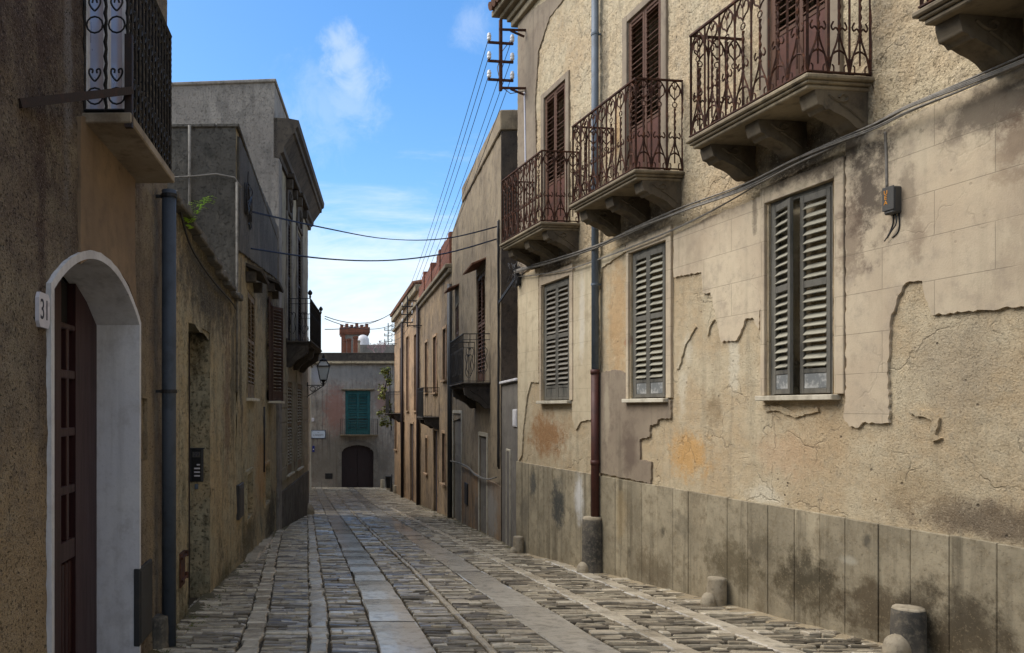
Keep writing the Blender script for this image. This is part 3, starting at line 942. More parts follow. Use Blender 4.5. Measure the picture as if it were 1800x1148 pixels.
# meter / junction box with orange lettering
l, z = R1.P(1574, 352, .03)
jb = R1.place('junction_box', l, .03, z)
tag(jb, 'grey junction box with orange letters and loose wires on cream plaster', 'junction box')
m = MB(); m.cbox(-.055, .055, -.03, .065, -.12, .11, .012); m.cbox(-.059, .059, .0751 - .01, .0735, -.09, .113, .004)
m.build('casing', M['box_grey'], jb)
for i, ch in enumerate('UEA'):
    text_mesh(ch, .05, M['orange'], 'letter', jb, (.02, .075, .065 - i * .043), (PI / 2, 0, PI), .001, 1.1)
m = MB(); m.smooth = True
for pts in ([(.02, .0, -.12), (.025, .0, -.19), (.05, .01, -.25), (.085, .0, -.3)], [(-.02, .02, -.12), (-.03, .01, -.2), (.02, .02, -.26), (.09, .01, -.33)], [(-.035, .0, -.12), (-.04, .0, -.22), (-.02, .01, -.28), (.03, .0, -.31)],
            [(.055, -.02, .35), (.055, -.02, .1), (.055, -.02, -.28)]):
    m.tube([(a, c, d) for (a, d), c in zip(curve2([(p[0], p[2]) for p in pts], 4), [pts[0][1]] * 99)], .0055, 5)
m.build('loose_wire', M['cable_dark'], jb)

# cables slung along the wall
def cable_px(fac, pts, n):
    out = []
    sm = curve2([(p[0], p[1]) for p in pts], 6)
    for k, (a, b_) in enumerate(sm):
        nn = n(a) if callable(n) else n
        l, z = fac.P(a, b_, nn)
        out.append(fac.W(l, nn, z))
    return out
nn = .15
world_tube('cable_bundle', cable_px(R1, [(905, 478), (930, 470), (970, 459), (1050, 432), (1130, 396), (1200, 368), (1310, 328), (1400, 283), (1480, 248), (1540, 222), (1600, 190), (1700, 148), (1800, 104), (1990, 20), (2300, -120)], nn),
           .0085, M['cable_grey'], 'thick bundle of grey cables sagging along the cream house under the balconies', strands=7, jitter=.03, n=5)
world_tube('wall_cable', cable_px(R1, [(905, 486), (945, 482), (1000, 472), (1050, 456), (1120, 430), (1200, 397), (1270, 362), (1340, 322), (1400, 290), (1470, 258)], .08),
           .0075, M['cable_grey'], 'thin twisted cable crossing just above the louvred windows', strands=2, jitter=.012)
m = MB(); base = R1.W(lx(1300), nn, lz(1300, 331, nn))
for p_ in (1000, 1060, 1110, 1200, 1260, 1350, 1440, 1500, 1580, 1650, 1740):
    pass
# conduit up to the junction box
world_tube('conduit', cable_px(R1, [(1556, 232), (1558, 270), (1559, 330)], .03), .012, M['cable_grey'], 'short grey conduit dropping from the cable bundle to the junction box', 'conduit')
world_tube('wall_conduit', cable_px(R1, [(922, 160), (923, 215), (924, 290)], .03), .02, M['plate'], 'pale conduit on the house corner below the insulator bracket', 'conduit')

# insulator brackets
def insulator_bracket(fac, l, z, out, h, label, side=1, rot=0.0):
    t = fac.place('insulator_bracket', l, 0, z)
    tag(t, label, 'bracket', 'iron brackets carrying insulators')
    m = MB()
    m.bar((0, out, -h / 2), (0, out, h / 2), .06, .05)
    for zz in (h * .36, -h * .46):
        m.bar((0, -.02, zz + .02), (0, out + .03, zz), .035, .035)
        m.bar((0, out * .1, zz - .10), (0, out * .62, zz - .01), .03, .03)
    arms = [h * .17, -h * .09, -h * .35]
    for zz in arms:
        m.bar((0, out - .24, zz), (0, out + .24, zz), .035, .04)
        for g in (-1, 1):
            m.tube([(0, out + g * .22, zz), (0, out + g * .22, zz + .09)], .01, 5)
    m.build('iron_frame', M['rust'] if side else M['black_iron'], t)
    for zz in arms:
        for g in (-1, 1):
            q = MB(); q.smooth = True
            q.lathe([(.012, .03), (.035, .04), (.04, .075), (.028, .085), (.04, .1), (.038, .13), (.026, .14), (.03, .16), (.012, .175)], 10, (0, out + g * .22, zz))
            q.build('insulator', M['ceramic'], t)
    q = MB(); q.smooth = True
    q.tube([(.02, out - .22, arms[0] + .1), (.04, out - .05, arms[0] - .12), (.04, out + .05, arms[1] - .1), (.04, out - .02, arms[2] - .1), (.03, out - .2, -h * .46 - .08), (.0, .02, -h * .48)], .008, 5)
    q.build('jumper_wire', M['cable_grey'], t)
    return t, [(0, out + g * .22, zz + .1) for zz in arms for g in (1, -1)]
l1, _ = R1.P(926, 100, 0)
brA, insA = insulator_bracket(R1, l1, lz(926, 100), .50, 1.30, 'rusty insulator bracket high on the corner of the cream house')
# ================================================================== RIGHT SIDE further down the street
def wmat(name, c1, c2, c3, **k):
    return render_mat(name, c1, c2, c3, **k)
M['r2'] = wmat('grey_brown_render', srgb(158, 142, 116), srgb(138, 123, 101), srgb(108, 96, 80), grime=.55, grain=36, gdist=.02, gstr=.6, streak=.5, pits=.4, blot=.5)
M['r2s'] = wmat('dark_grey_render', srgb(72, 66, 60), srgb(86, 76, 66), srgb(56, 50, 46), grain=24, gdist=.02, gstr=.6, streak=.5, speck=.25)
M['r2low'] = wmat('stained_lower_render', srgb(158, 126, 90), srgb(138, 124, 106), srgb(112, 100, 88), grime=.5, grain=34, gdist=.012, gstr=.5, streak=.6, blot=.6, dark=srgb(60, 54, 46), stains=[(1.2, -.9, 1.0, .9, srgb(150, 146, 138), .8, .5), (3.2, -1.3, .7, .6, srgb(86, 78, 70), .7, .6), (6.5, -1.0, 1.0, .7, srgb(120, 92, 66), .7, .5)])
M['r3'] = wmat('brown_render', srgb(150, 128, 98), srgb(128, 110, 88), srgb(96, 84, 70), grime=.6, grain=30, gdist=.02, gstr=.7, streak=.7, blot=.6)
M['r4'] = wmat('warm_ochre_render', srgb(178, 146, 112), srgb(152, 128, 101), srgb(112, 96, 79), grime=.55, grain=30, gdist=.02, gstr=.6, streak=.7, blot=.4)
M['gap'] = wmat('grey_stucco', srgb(128, 122, 112), srgb(112, 106, 98), srgb(96, 90, 82), grain=40, gdist=.006, gstr=.4, streak=.4)

# the low wall closing the gap beside the near house
GP = Fac('garden_wall', (3.775, 15.06), (3.955, 17.18), 'low grey wall with a pale ledge wedged between two houses', 'wall')
wall_mesh(GP, 0, GP.L, gz(17) - .3, 1.49 + .52, .5, .08, .008, [M['gap']], seed=5)
m = MB(); m.cbox(-.01, GP.L + .0, -.5, .06, 1.49 + .522, 1.49 + .575, .01); GP.part(m, 'coping', M['white_paint'])
m = MB(); m.cbox(.9, 1.35, -.01, .02, gz(16.5), .62, .004); GP.part(m, 'door', M['gap'])
m = MB(); m.cbox(.86, .898, -.01, .026, gz(16.5), .66, .004); m.cbox(1.352, 1.39, -.01, .026, gz(16.5), .66, .004); m.cbox(.899, 1.351, -.01, .025, .622, .66, .004); GP.part(m, 'door_frame', M['marble'])
l, z = GP.P(906, 735)
t = GP.place('utility_cabinet', l, .0, z); tag(t, 'flat white meter cover on the low grey wall', 'meter cover')
m = MB(); m.cbox(-.22, .22, -.01, .02, -.17, .17, .006); m.cbox(-.2, .2, .021, .027, -.15, .15, .004); m.build('cover', M['white_paint'], t)

R2 = Fac('house', (3.96, 17.2), (4.35, 26.0), 'grey-brown house with dark hooded openings and a dark curled iron balcony', 'house')
def hole(fac, pa, pb, ya, yb, d=.15, ground=False):
    p = (pa + pb) / 2
    xa, xb = sorted((fac.P(pa)[0], fac.P(pb)[0]))
    return (xa, xb, (gz(fac.Y((xa + xb) / 2)) - .02) if ground else fac.P(p, yb)[1], fac.P(p, ya)[1], d)
def top2(x):
    if x < 6.0: return 1.49 + 6.42
    if x < 6.25: return 1.49 + 6.1
    return 1.49 + 6.1 - (x - 6.25) * .16
h2 = [hole(R2, 853, 838, 480, 671), hole(R2, 806.5, 800.5, 517, 660), hole(R2, 812, 797.5, 727, 900, .1, True), hole(R2, 857, 843.5, 767, 930, .06, True)]
wall_mesh(R2, 0, R2.L, gz(26) - .3, 7.9, 6, .07, .02, [M['r2']], holes=h2, seed=9, freq=4, top=top2)
m = MB()
m.cbox(-.04, 6.04, -.3, .05, 1.49 + 6.0, 1.49 + 6.44, .02); m.cbox(-.045, .3, -5.9, .04, 1.49 + 6.0, 1.49 + 6.435, .02)
R2.part(m, 'parapet', M['r2'])
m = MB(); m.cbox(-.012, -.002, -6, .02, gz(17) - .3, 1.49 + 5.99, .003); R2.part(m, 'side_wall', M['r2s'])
for (xa, xb, yy) in ((.003, h2[3][0] - .1, 20), (h2[3][1] + .1, h2[2][0] - .1, 23), (h2[2][1] + .1, R2.L - .05, 26)):
    m = MB(); m.cbox(xa, xb, -.01, .022, gz(yy) - .4, -.2, .004); R2.part(m, 'lower_plaster', M['r2low'])
for i in (0, 1):
    a, b, c, d = h2[i][:4]
    window(R2, a, b, c, d, (M['brown_shut'], M['brown_shut'], M['brown_shut']), 2, name='window' if i else 'balcony_door', sill=(i == 1), depth=.06, pitch=.09)
    m = MB()                                   # sloping tile hood
    for k in range(5):
        x = a - .12 + (b - a + .24) * (k + .5) / 5
        m.bar((x, -.01, d + .24), (x, .34, d + .10), (b - a + .24) / 5 - .005, .035)
    R2.part(m, 'hood', M['tile'])
for i in (2, 3):
    a, b, c, d = h2[i][:4]
    m = MB(); m.cbox(a, b, -.09 if i == 2 else -.055, -.045 if i == 2 else -.02, c, d, .004)
    for k in range(3):
        m.cbox(a + .05, b - .05, -.0449 if i == 2 else -.0199, -.034 if i == 2 else -.012, c + .15 + k * (d - c) / 3, c + (k + .85) * (d - c) / 3, .004)
    R2.part(m, 'door', M['gap'])
    m = MB(); m.cbox(a - .09, a - .001, -.02, .03, c, d + .09, .005); m.cbox(b + .001, b + .09, -.02, .03, c, d + .09, .005); m.cbox(a, b, -.02, .029, d + .002, d + .1, .005)
    R2.part(m, 'door_frame', M['marble'])
bl, _ = R2.P(862); b2 = bl + 2.5
balcony(R2, bl, b2, lz(0, 0) if False else R2.P(862, 672, .0)[1], .67, 1.14, (M['slab_dark'], M['dark_iron'], M['slab_dark']), style='curl', ncorb=2, cd=.6, ch=.5)
l, z = R2.P(822, 868)
t = R2.place('meter_door', l, .022, z); tag(t, 'dark rusty meter hatch low on the grey-brown house', 'hatch')
m = MB(); m.cbox(-.3, .3, -.01, .03, -.3, .3, .006); m.cbox(-.26, .26, .031, .036, -.26, .26, .004); m.build('hatch', M['dark_iron'], t)
lp, _ = R2.P(791.5, 700, .08)
downpipe(R2, lp, .1, gz(R2.Y(lp)) + .05, R2.P(791, 500, .08)[1], .075, M['box_green'], 'dark downpipe on the joint between grey-brown and brown houses')

R3 = Fac('house', (4.35, 26.02), (4.55, 36.0), 'brown house under a stepped red brick parapet', 'house')
def grp(fac, px, yt, yb, ground=False, d=.15): return hole(fac, px[0], px[1], yt, yb, d, ground)
h3 = [grp(R3, (785, 779), 578, 668), grp(R3, (768, 762), 592, 690), grp(R3, (752, 747.5), 602, 690), grp(R3, (783.5, 778), 762, 850), grp(R3, (770, 763), 757, 885, True), grp(R3, (752, 748.5), 770, 832)]
wall_mesh(R3, 0, R3.L, gz(36) - .3, 1.49 + 4.75, 6, .1, .03, [M['r3']], holes=h3, seed=12, freq=3)
R4 = Fac('house', (4.55, 36.02), (4.68, 49.0), 'warm ochre house with tall narrow openings at the far end of the row', 'house')
h4 = [grp(R4, (734, 728.5), 588, 722), grp(R4, (719, 714.5), 592, 722), grp(R4, (707, 703.5), 612, 728), grp(R4, (738.5, 734), 742, 872, True), grp(R4, (727, 721.5), 745, 868, True), grp(R4, (712, 709), 742, 862, True), grp(R4, (697.5, 694.5), 735, 790)]
wall_mesh(R4, 0, R4.L, gz(49) - .3, 1.49 + 5.3, 6, .12, .03, [M['r4']], holes=h4, seed=14, freq=3)
for fac, hs in ((R3, h3), (R4, h4)):
    for h in hs:
        a, b, c, d = h[:4]
        g = c < gz(fac.Y((a + b) / 2)) + .05
        m = MB(); m.cbox(a, b, -.12, -.07, c, d, .004)
        n = 2
        for k in range(n):
            m.cbox(a + .05 + k * (b - a) / n, a + (k + 1) * (b - a) / n - .05, -.0699, -.055, c + .1, d - .1, .004)
        w = fac.part(m, 'door' if g else 'window', M['black_wood'] if g else M['brown_shut'])
        m = MB(); e = .1
        m.cbox(a - e, a - .001, -.01, .03, c, d + e, .005); m.cbox(b + .001, b + e, -.01, .03, c, d + e, .005); m.cbox(a, b, -.01, .029, d + .001, d + e, .005)
        if not g: m.cbox(a - e - .04, b + e + .04, -.01, .1, c - .07, c - .001, .005)
        m.build('surround', M['r4'], w)
m = MB(); m.cbox(-.0, R3.L, -.1, .22, 1.49 + 4.6, 1.49 + 4.74, .02); m.cbox(0, R3.L, -.1, .12, 1.49 + 4.45, 1.49 + 4.598, .02); R3.part(m, 'cornice', M['slab'])
m = MB()
hs = [1.0, 1.02, .92, .62, .9, .86, .98, .7]
for k, hh in enumerate(hs):
    x0 = R3.L * k / len(hs); x1 = R3.L * (k + 1) / len(hs)
    m.box(x0 + .002, x1 - .002, -.25, .02, 1.49 + 4.742, 1.49 + 4.742 + hh)
    if k % 2 == 0: m.box(x0 + .1, x0 + .45, -.3, .06, 1.49 + 4.743, 1.49 + 4.80 + hh); 
R3.part(m, 'parapet', M['brick_red'])
m = MB(); m.cbox(0, R4.L + .15, -.2, .14, 1.49 + 4.7, 1.49 + 4.85, .02); m.cbox(0, R4.L + .2, -.3, .2, 1.49 + 5.302, 1.49 + 5.62, .03); R4.part(m, 'cornice', M['slab'])
m = MB()
for k in range(int(R4.L / .22)):
    m.tube([(k * .22 + .1, .3, 1.49 + 5.68), (k * .22 + .1, -1.2, 1.49 + 5.95)], .1, 6)
R4.part(m, 'roof_tiles', M['tile'])
m = MB(); m.box(R4.L - .01, R4.L + .03, -6, .01, gz(49) - .3, 1.49 + 5.3); R4.part(m, 'end_wall', M['r4'])
# two plain balconies
bl3, _ = R3.P(772); z3 = R3.P(771, 733)[1]
balcony(R3, bl3 - .0, bl3 + 2.0, z3, .62, 1.08, (M['slab_dark'], M['dark_iron'], M['slab_dark']), style='plain', ncorb=2, ch=.35)
bl4, _ = R4.P(710); z4 = R4.P(710, 727)[1]
balcony(R4, bl4, bl4 + 2.4, z4, .85, 1.2, (M['slab_dark'], M['dark_iron'], M['slab_dark']), style='plain', ncorb=2, ch=.4)
for fac, p, lab in ((R4, 735.5, 'dark downpipe between two doors of the ochre house'), (R4, 707.5, 'brown downpipe beside the far plain balcony')):
    l, _ = fac.P(p, 700, .1)
    downpipe(fac, l, .12, gz(fac.Y(l)) + .02, 1.49 + 4.6, .08, M['black_wood'], lab)
l, _ = R3.P(741, 540); brB, insB = insulator_bracket(R3, l, R3.P(741, 548)[1], .62, 1.35, 'dark insulator bracket on the brown house below the brick parapet', 0)
l, _ = R4.P(697, 590); brC, insC = insulator_bracket(R4, l, R4.P(697, 587)[1], .5, 1.3, 'dark insulator bracket at the far end of the ochre house', 0)
# wall ties and hooks on the grey-brown house; cable down its near corner
pts = [R2.W(.16 + .02 * math.sin(k * 2.3), .05, EYE + 4.1 - k * .3) for k in range(19)]
world_tube('wall_cable', pts, .022, M['cable_dark'], 'dark bundle of cables running down the near edge of the grey-brown house', strands=3, jitter=.03)
pts = [R2.W(a, .09, zz) for a, zz in curve2([(.2, -.0), (1.5, -.16), (3.2, -.2), (4.5, -.12), (6.2, -.14), (8.6, -.22)], 5)]
world_tube('wall_cable', pts, .015, M['cable_grey'], 'pale cable running level under the curled iron balcony', strands=2, jitter=.02)
pts = [R1.W(R1.L - .12, .06, EYE + 2.55), R1.W(R1.L + .03, .02, EYE + 2.5), R2.W(.05, .06, EYE + 2.3), R2.W(.16, .05, EYE + 2.0)]
world_tube('wall_cable', pts, .018, M['cable_dark'], 'short tangle of dark cable bridging the gap beside the cream house', strands=3, jitter=.03)
# wires clipped together in a knot on the corner of the near house
m = MB(); m.smooth = True
rnd = random.Random(3)
for k in range(16):
    c = [(rnd.uniform(-.05, .35), rnd.uniform(.03, .22), rnd.uniform(-.25, .22)) for _ in range(4)]
    m.tube([(a, y, z_) for (a, z_), y in zip(curve2([(p[0], p[2]) for p in c], 4), np.linspace(c[0][1], c[-1][1], 13))], .006, 4)
m.cbox(.1, .22, .02, .1, -.22, -.02, .01)
l, z = R1.P(915, 482, .0)
t = R1.place('wire_tangle', l - .2, 0, z); tag(t, 'tangle of loose dark wires and a small box on the corner of the cream house', 'wires')
m.build('tangle', M['cable_dark'], t)

# ================================================================== THE FACADE THAT CLOSES THE STREET
FR = Fac('house', (9.5, 56.0), (-4.2, 56.0), 'mauve-grey house closing the street, with a dark arched door and teal shutters', 'house')
M['fw'] = render_mat('mauve_grey_plaster', srgb(164, 157, 146), srgb(138, 132, 123), srgb(142, 122, 108), grime=.5, grime_col=srgb(78, 74, 72), grain=30, gdist=.03, gstr=.6, streak=.8, blot=.7, dark=srgb(64, 60, 60), stains=[
    (FR.P(590, 720)[0], FR.P(590, 720)[1], 1.1, 2.2, srgb(150, 112, 100), .85, .5), (FR.P(672, 700)[0], FR.P(672, 700)[1], .6, 1.5, srgb(150, 116, 104), .7, .5),
    (FR.P(600, 655)[0], FR.P(600, 655)[1], 4.0, .8, srgb(140, 136, 130), .7, .4), (FR.P(610, 810)[0], FR.P(610, 810)[1], 5.0, 2.2, srgb(116, 110, 100), .75, .3), (FR.P(556, 660)[0], FR.P(556, 660)[1], .5, 1.0, srgb(150, 150, 154), .7, .5)])
ax0, ax1 = sorted((FR.P(600)[0], FR.P(657)[0])); zb = FR.P(600, 857)[1]; zsp = FR.P(600, 797)[1]; ztop = FR.P(600, 782)[1]
acx = (ax0 + ax1) / 2
def arch_in(X, Z): return (np.abs(X - acx) < (ax1 - ax0) / 2) & (Z < zsp + (ztop - zsp) * np.sqrt(np.clip(1 - ((X - acx) / ((ax1 - ax0) / 2)) ** 2, 0, 1)))
hw = hole(FR, 607, 651, 687, 764, .2)
zw = FR.P(600, 640)[1]
wall_mesh(FR, 0, FR.L, gz(56) - .4, zw, 8, .11, .02, [M['fw']], holes=[hw], seed=15, freq=2, skip=arch_in)
def archpts(x0, x1, zs, zt, n=24):
    c = (x0 + x1) / 2; r = (x1 - x0) / 2
    return [(c - r * math.cos(PI * i / n), zs + (zt - zs) * math.sin(PI * i / n)) for i in range(n + 1)]
inn = [(ax0 + .02, zb)] + archpts(ax0 + .02, ax1 - .02, zsp, ztop - .02) + [(ax1 - .02, zb)]
outr = [(ax0 - .3, zb)] + archpts(ax0 - .3, ax1 + .3, zsp, ztop + .3) + [(ax1 + .3, zb)]
m = MB(); n = len(inn)
vs = [(x, .05, z) for x, z in inn] + [(x, .05, z) for x, z in outr] + [(x, -.3, z) for x, z in inn] + [(x, -.02, z) for x, z in outr]
m.add(vs, [(i, i + 1, n + i + 1, n + i) for i in range(n - 1)] + [(i, 2 * n + i, 2 * n + i + 1, i + 1) for i in range(n - 1)] + [(n + i, n + i + 1, 3 * n + i + 1, 3 * n + i) for i in range(n - 1)])
FR.part(m, 'arch_surround', M['gap'])
m = MB()
for (xa, xb) in ((ax0 + .02, acx - .01), (acx + .01, ax1 - .02)):
    pts = [(xa, zb)] + [(x, z) for x, z in archpts(ax0 + .02, ax1 - .02, zsp, ztop - .02) if xa - .001 <= x <= xb + .001] + [(xb, zb)]
    if xb < acx: pts = pts[:-1] + [(xb, ztop - .02), (xb, zb)]
    else: pts = [pts[0], (xa, ztop - .02)] + pts[1:]
    m.prism(pts, -.27, -.2, lambda a, b_, t: (a, t, b_))
dr = FR.part(m, 'door', M['black_wood'])
m = MB()
for g in (-.42, .42): m.lathe([(.0, 0), (.07, 0), (.07, .03), (.0, .03)], 12, (0, 0, 0)); m.v[-48:] = [(acx + g + v[0], -.2 + v[2], zb + 1.25 + v[1]) for v in m.v[-48:]]
m.build('door_knob', M['dark_iron'], dr)
T3 = (M['teal'], M['teal'], M['teal'])
a, b_, c, d = hw[:4]
w = window(FR, a, b_, c, d, T3, 3 if False else 2, sill=False, name='balcony_door', panel_frac=.12, depth=.05, pitch=.1, frame=.16)
m = MB(); m.cbox(a - .3, b_ + .3, -.01, .22, d + .05, d + .14, .02); FR.part(m, 'lintel', M['slab'])
for (xa_, xb_) in ((a - .12, a - .001), (b_ + .001, b_ + .12)):
    m = MB(); m.cbox(xa_, xb_, -.02, .04, c, d + .049, .01); FR.part(m, 'window_jamb', M['fw'])
xb0, xb1 = sorted((FR.P(597)[0], FR.P(664)[0]))
balcony(FR, xb0, xb1, FR.P(600, 764)[1], .55, 1.1, (M['slab'], M['dark_iron'], M['slab']), corb=False, style='plain')
m = MB()
m.cbox(-.0, FR.L, -.3, .30, zw + .002, zw + .12, .03); m.cbox(0, FR.L, -.3, .2, zw + .122, zw + .2, .02)
FR.part(m, 'cornice', M['slab'])
m = MB(); m.box(0, FR.L, -.3, .03, zw + .202, FR.P(600, 622)[1]); m.cbox(0, FR.L, -.32, .06, FR.P(600, 622)[1] + .001, FR.P(600, 620)[1], .02); FR.part(m, 'parapet', M['slab_dark'])
# signs and boxes on it
l, z = FR.P(559.5, 763.5)
t = FR.place('street_sign', l, .02, z); tag(t, 'pale blue marble street name plaque with a dark edge on the mauve-grey house', 'street sign')
m = MB(); m.cbox(-.52, .52, -.01, .02, -.3, .3, .01); m.build('border', M['ink'], t)
m = MB(); m.cbox(-.48, .48, .0201, .03, -.26, .26, .01); pl = m.build('plaque', M['marble_sign'], t)
text_mesh('VIA', .09, M['ink'], 'lettering', pl, (.0, .031, .12))
text_mesh('L. MASCETTI', .13, M['ink'], 'lettering', pl, (.0, .031, -.05))
m = MB()
for gx in (-.43, .43):
    for gy in (-.21, .21): m.box(gx - .02, gx + .02, .0301, .036, gy - .02, gy + .02)
m.build('screw', M['dark_iron'], pl)
l, z = FR.P(551, 789)
t = FR.place('blue_sign', l, .02, z); tag(t, 'narrow blue sign below the street name plaque', 'sign')
m = MB(); m.cbox(-.08, .08, -.01, .02, -.22, .22, .005); m.build('plate', M['blue_sign'], t)
m = MB(); m.box(-.04, .04, .0202, .026, -.07, -.0); m.build('mark', M['plate'], t)
l, z = FR.P(550, 738)
t = FR.place('wall_lamp_box', l, .0, z); tag(t, 'small pale box fixed above the street name plaque', 'box')
m = MB(); m.cbox(-.09, .09, -.01, .12, -.13, .13, .02); m.build('casing', M['plate'], t)
l, z = FR.P(578, 837)
m = MB(); m.cbox(l - .26, l + .26, -.02, .03, z - .2, z + .2, .01)
for k in range(6): m.cbox(l - .22, l + .22, .031, .045, z - .17 + k * .06, z - .14 + k * .06, .004)
FR.part(m, 'vent', M['dark_iron'])

# behind it: crenellated tower, chimneys, dome, pale wall
def at(px, py, Y): return Vector(((px - CX) / F * Y, Y, EYE + (HY - py) * Y / F))
Yt = 86
p0 = at(600, 720, Yt); p1 = at(648, 570, Yt)
t = empty('tower', ((p0.x + p1.x) / 2, Yt, gz(60))); tag(t, 'pale grey tower with a red brick crenellated top', 'tower')
hw_ = (p1.x - p0.x) / 2; H0 = at(0, 588, Yt).z - gz(60); H1 = at(0, 571, Yt).z - gz(60)
m = MB(); m.box(-hw_ + .12, hw_ - .12, .12, 2 * hw_ - .12, 0, H0); m.build('shaft', M['fwt'] if 'fwt' in M else M['gap'], t)
m = MB()
m.box(-hw_, -hw_ + .42, -.0, .4, 0, H0)
for (zz, e) in ((H0, .06), (H0 + .18, .14)):
    m.box(-hw_ - e, hw_ + e, -e, 2 * hw_ + e, zz + .002, zz + .18 if e < .1 else zz + .6)
nm = 6
for k in range(nm):
    x0 = -hw_ - .14 + (2 * hw_ + .28) * k / nm
    for yy in (-.14, 2 * hw_ - .1):
        m.box(x0 + .02, x0 + .36, yy, yy + .24, H0 + .782, H1 + .12 * (k % 2))
m.build('brick_crown', M['brick_red'], t)
for (pa, pb, yt, Y, lab, mt) in ((604.5, 609, 597, 72, 'thin brick chimney, lowest of the cluster before the tower', 'brick_red'), (610, 617, 596, 71, 'brick chimney with a cap left of the tallest chimney', 'brick_red'), (621, 629, 592, 70, 'thickest brick chimney before the dome', 'brick_red'), (629.5, 632.5, 599, 71, 'narrow pale chimney beside the thickest brick chimney', 'slab')):
    a = at(pa, 640, Y); b2_ = at(pb, yt, Y)
    t = empty('chimney', ((a.x + b2_.x) / 2, Y, a.z)); tag(t, lab, 'chimney')
    r = (b2_.x - a.x) / 2; h = b2_.z - a.z
    m = MB(); m.box(-r, r, -r, r, 0, h - .15); m.box(-r - .05, r + .05, -r - .05, r + .05, h - .148, h - .02); m.box(-r * .8, r * .8, -r * .8, r * .8, h - .018, h + .05)
    m.build('stack', M[mt], t)
Yd = 78; a = at(638, 640, Yd); rr = (at(650, 0, Yd).x - at(628, 0, Yd).x) / 2
t = empty('dome', (a.x, Yd, a.z)); tag(t, 'small whitewashed dome in front of the tower', 'dome')
hd = at(0, 588.5, Yd).z - a.z
m = MB(); m.smooth = True
m.lathe([(rr * 1.03, 0), (rr * 1.0, hd - rr * 1.2), (rr * .98, hd - rr * 1.0)] + [(rr * math.cos(math.radians(q)), hd - rr + rr * math.sin(math.radians(q))) for q in range(10, 90, 10)] + [(.001, hd)], 28)
m.build('shell', M['white_paint'], t)
a = at(633, 640, 74); b2_ = at(712, 606, 74)
t = empty('rooftop_wall', (a.x, 74, a.z)); tag(t, 'pale plain rooftop block behind the closing house', 'building')
m = MB(); m.box(0, b2_.x - a.x + 3, 0, 5, 0, b2_.z - a.z); m.build('wall', M['gap'], t)

# bin, far bollards
for k, (px, py, s_) in enumerate(((672.5, 856, .2), (682.5, 861.5, .17), (688.5, 864.5, .17), (695, 868, .17), (708, 871, .2))):
    Y = 1400 * 0
    # distance at which the street meets that pixel
    Y = min((abs(HY + (EYE - gz(y)) * F / y - py), y) for y in np.arange(25, 55, .05))[1]
    X = (px - CX) / F * Y
    bollard('bollard', X, Y, s_ * .8, s_ * 3.0, 0, ['rounded pale stone bollard against the closing house, beside the arched door', 'grey stone bollard just left of the foot of the black bin', 'small grey stone bollard right of the black bin', 'low stone bollard nearest the far downpipe', 'rounded dark stone bollard leaning on the ochre house wall'][k], M['bollard'], 'small bollards at the far end of the street')
Y = 50.0; p = at(683, 860, Y)
t = empty('litter_bin', (p.x, Y, gz(Y))); tag(t, 'black litter bin on a post at the end of the ochre house', 'litter bin')
m = MB(); m.tube([(.2, 0, 0), (.2, 0, 1.1)], .03, 8); m.build('post', M['black_iron'], t)
m = MB(); m.lathe([(.15, .25), (.19, .9), (.2, .92), (.2, .95), (.16, .95)], 14); m.build('bucket', M['black_iron'], t)
m = MB(); m.cbox(-.22, .22, -.22, .22, .96, 1.0, .01); m.build('lid', M['dark_iron'], t)


def leaf_cluster(name, centers, nl, size, mat, parent, seed=0, droop=.2):
    rnd = random.Random(seed)
    m = MB()
    for (c, R) in centers:
        for _ in range(nl):
            d = Vector((rnd.gauss(0, 1), rnd.gauss(0, 1), rnd.gauss(0, 1))).normalized() * R * rnd.random() ** .5
            p = Vector(c) + d
            s_ = size * rnd.uniform(.6, 1.3)
            R3_ = Matrix.Rotation(rnd.uniform(0, 6.3), 4, 'Z') @ Matrix.Rotation(rnd.uniform(-.9, .9), 4, 'X') @ Matrix.Rotation(rnd.uniform(-.5, .5), 4, 'Y')
            vs = [p + R3_ @ Vector(q) * s_ for q in ((0, -.5, 0), (.28, -.1, .05), (.2, .3, .03), (0, .55, -.05), (-.2, .3, .03), (-.28, -.1, .05))]
            m.add(vs, [(0, 1, 2, 3), (0, 3, 4, 5)])
    return m.build(name, mat, parent, fix=False)
# climbing plant on the end of the ochre house
Y = 49.6; p = at(682, 740, Y)
t = empty('climbing_plant', (p.x, Y, p.z)); tag(t, 'yellow-green climbing plant hanging off the end of the ochre house', 'plant')
cs = []
for (px, py, R) in ((674, 654, .2), (680, 650, .2), (683, 662, .25), (684, 672, .2), (672, 683, .25), (676, 690, .25), (670, 697, .2), (679, 700, .25), (683, 712, .2), (676, 722, .25), (667, 727, .15), (676, 740, .25), (682, 745, .2), (672, 745, .15), (686, 728, .2)):
    q = at(px, py, Y - .3) - p; cs.append(((q.x, -.3, q.z), R * 1.3))
leaf_cluster('foliage', cs, 55, .17, M['climber'], t, 4)
m = MB(); m.smooth = True
for k in range(4):
    m.tube([(.2, -.1, -.6), (.1 + .1 * math.sin(k), -.2, .8), (-.1 + .2 * math.cos(k * 2), -.25, 2.0), (.05 * k, -.2, 3.3)], .025, 5)
m.build('stem', M['black_wood'], t)
t = empty('bare_shrub', at(668, 622, 66)); tag(t, 'sparse pinkish bare shrub above the roofline of the closing house', 'shrub')
m = MB(); rnd = random.Random(9)
tips = []
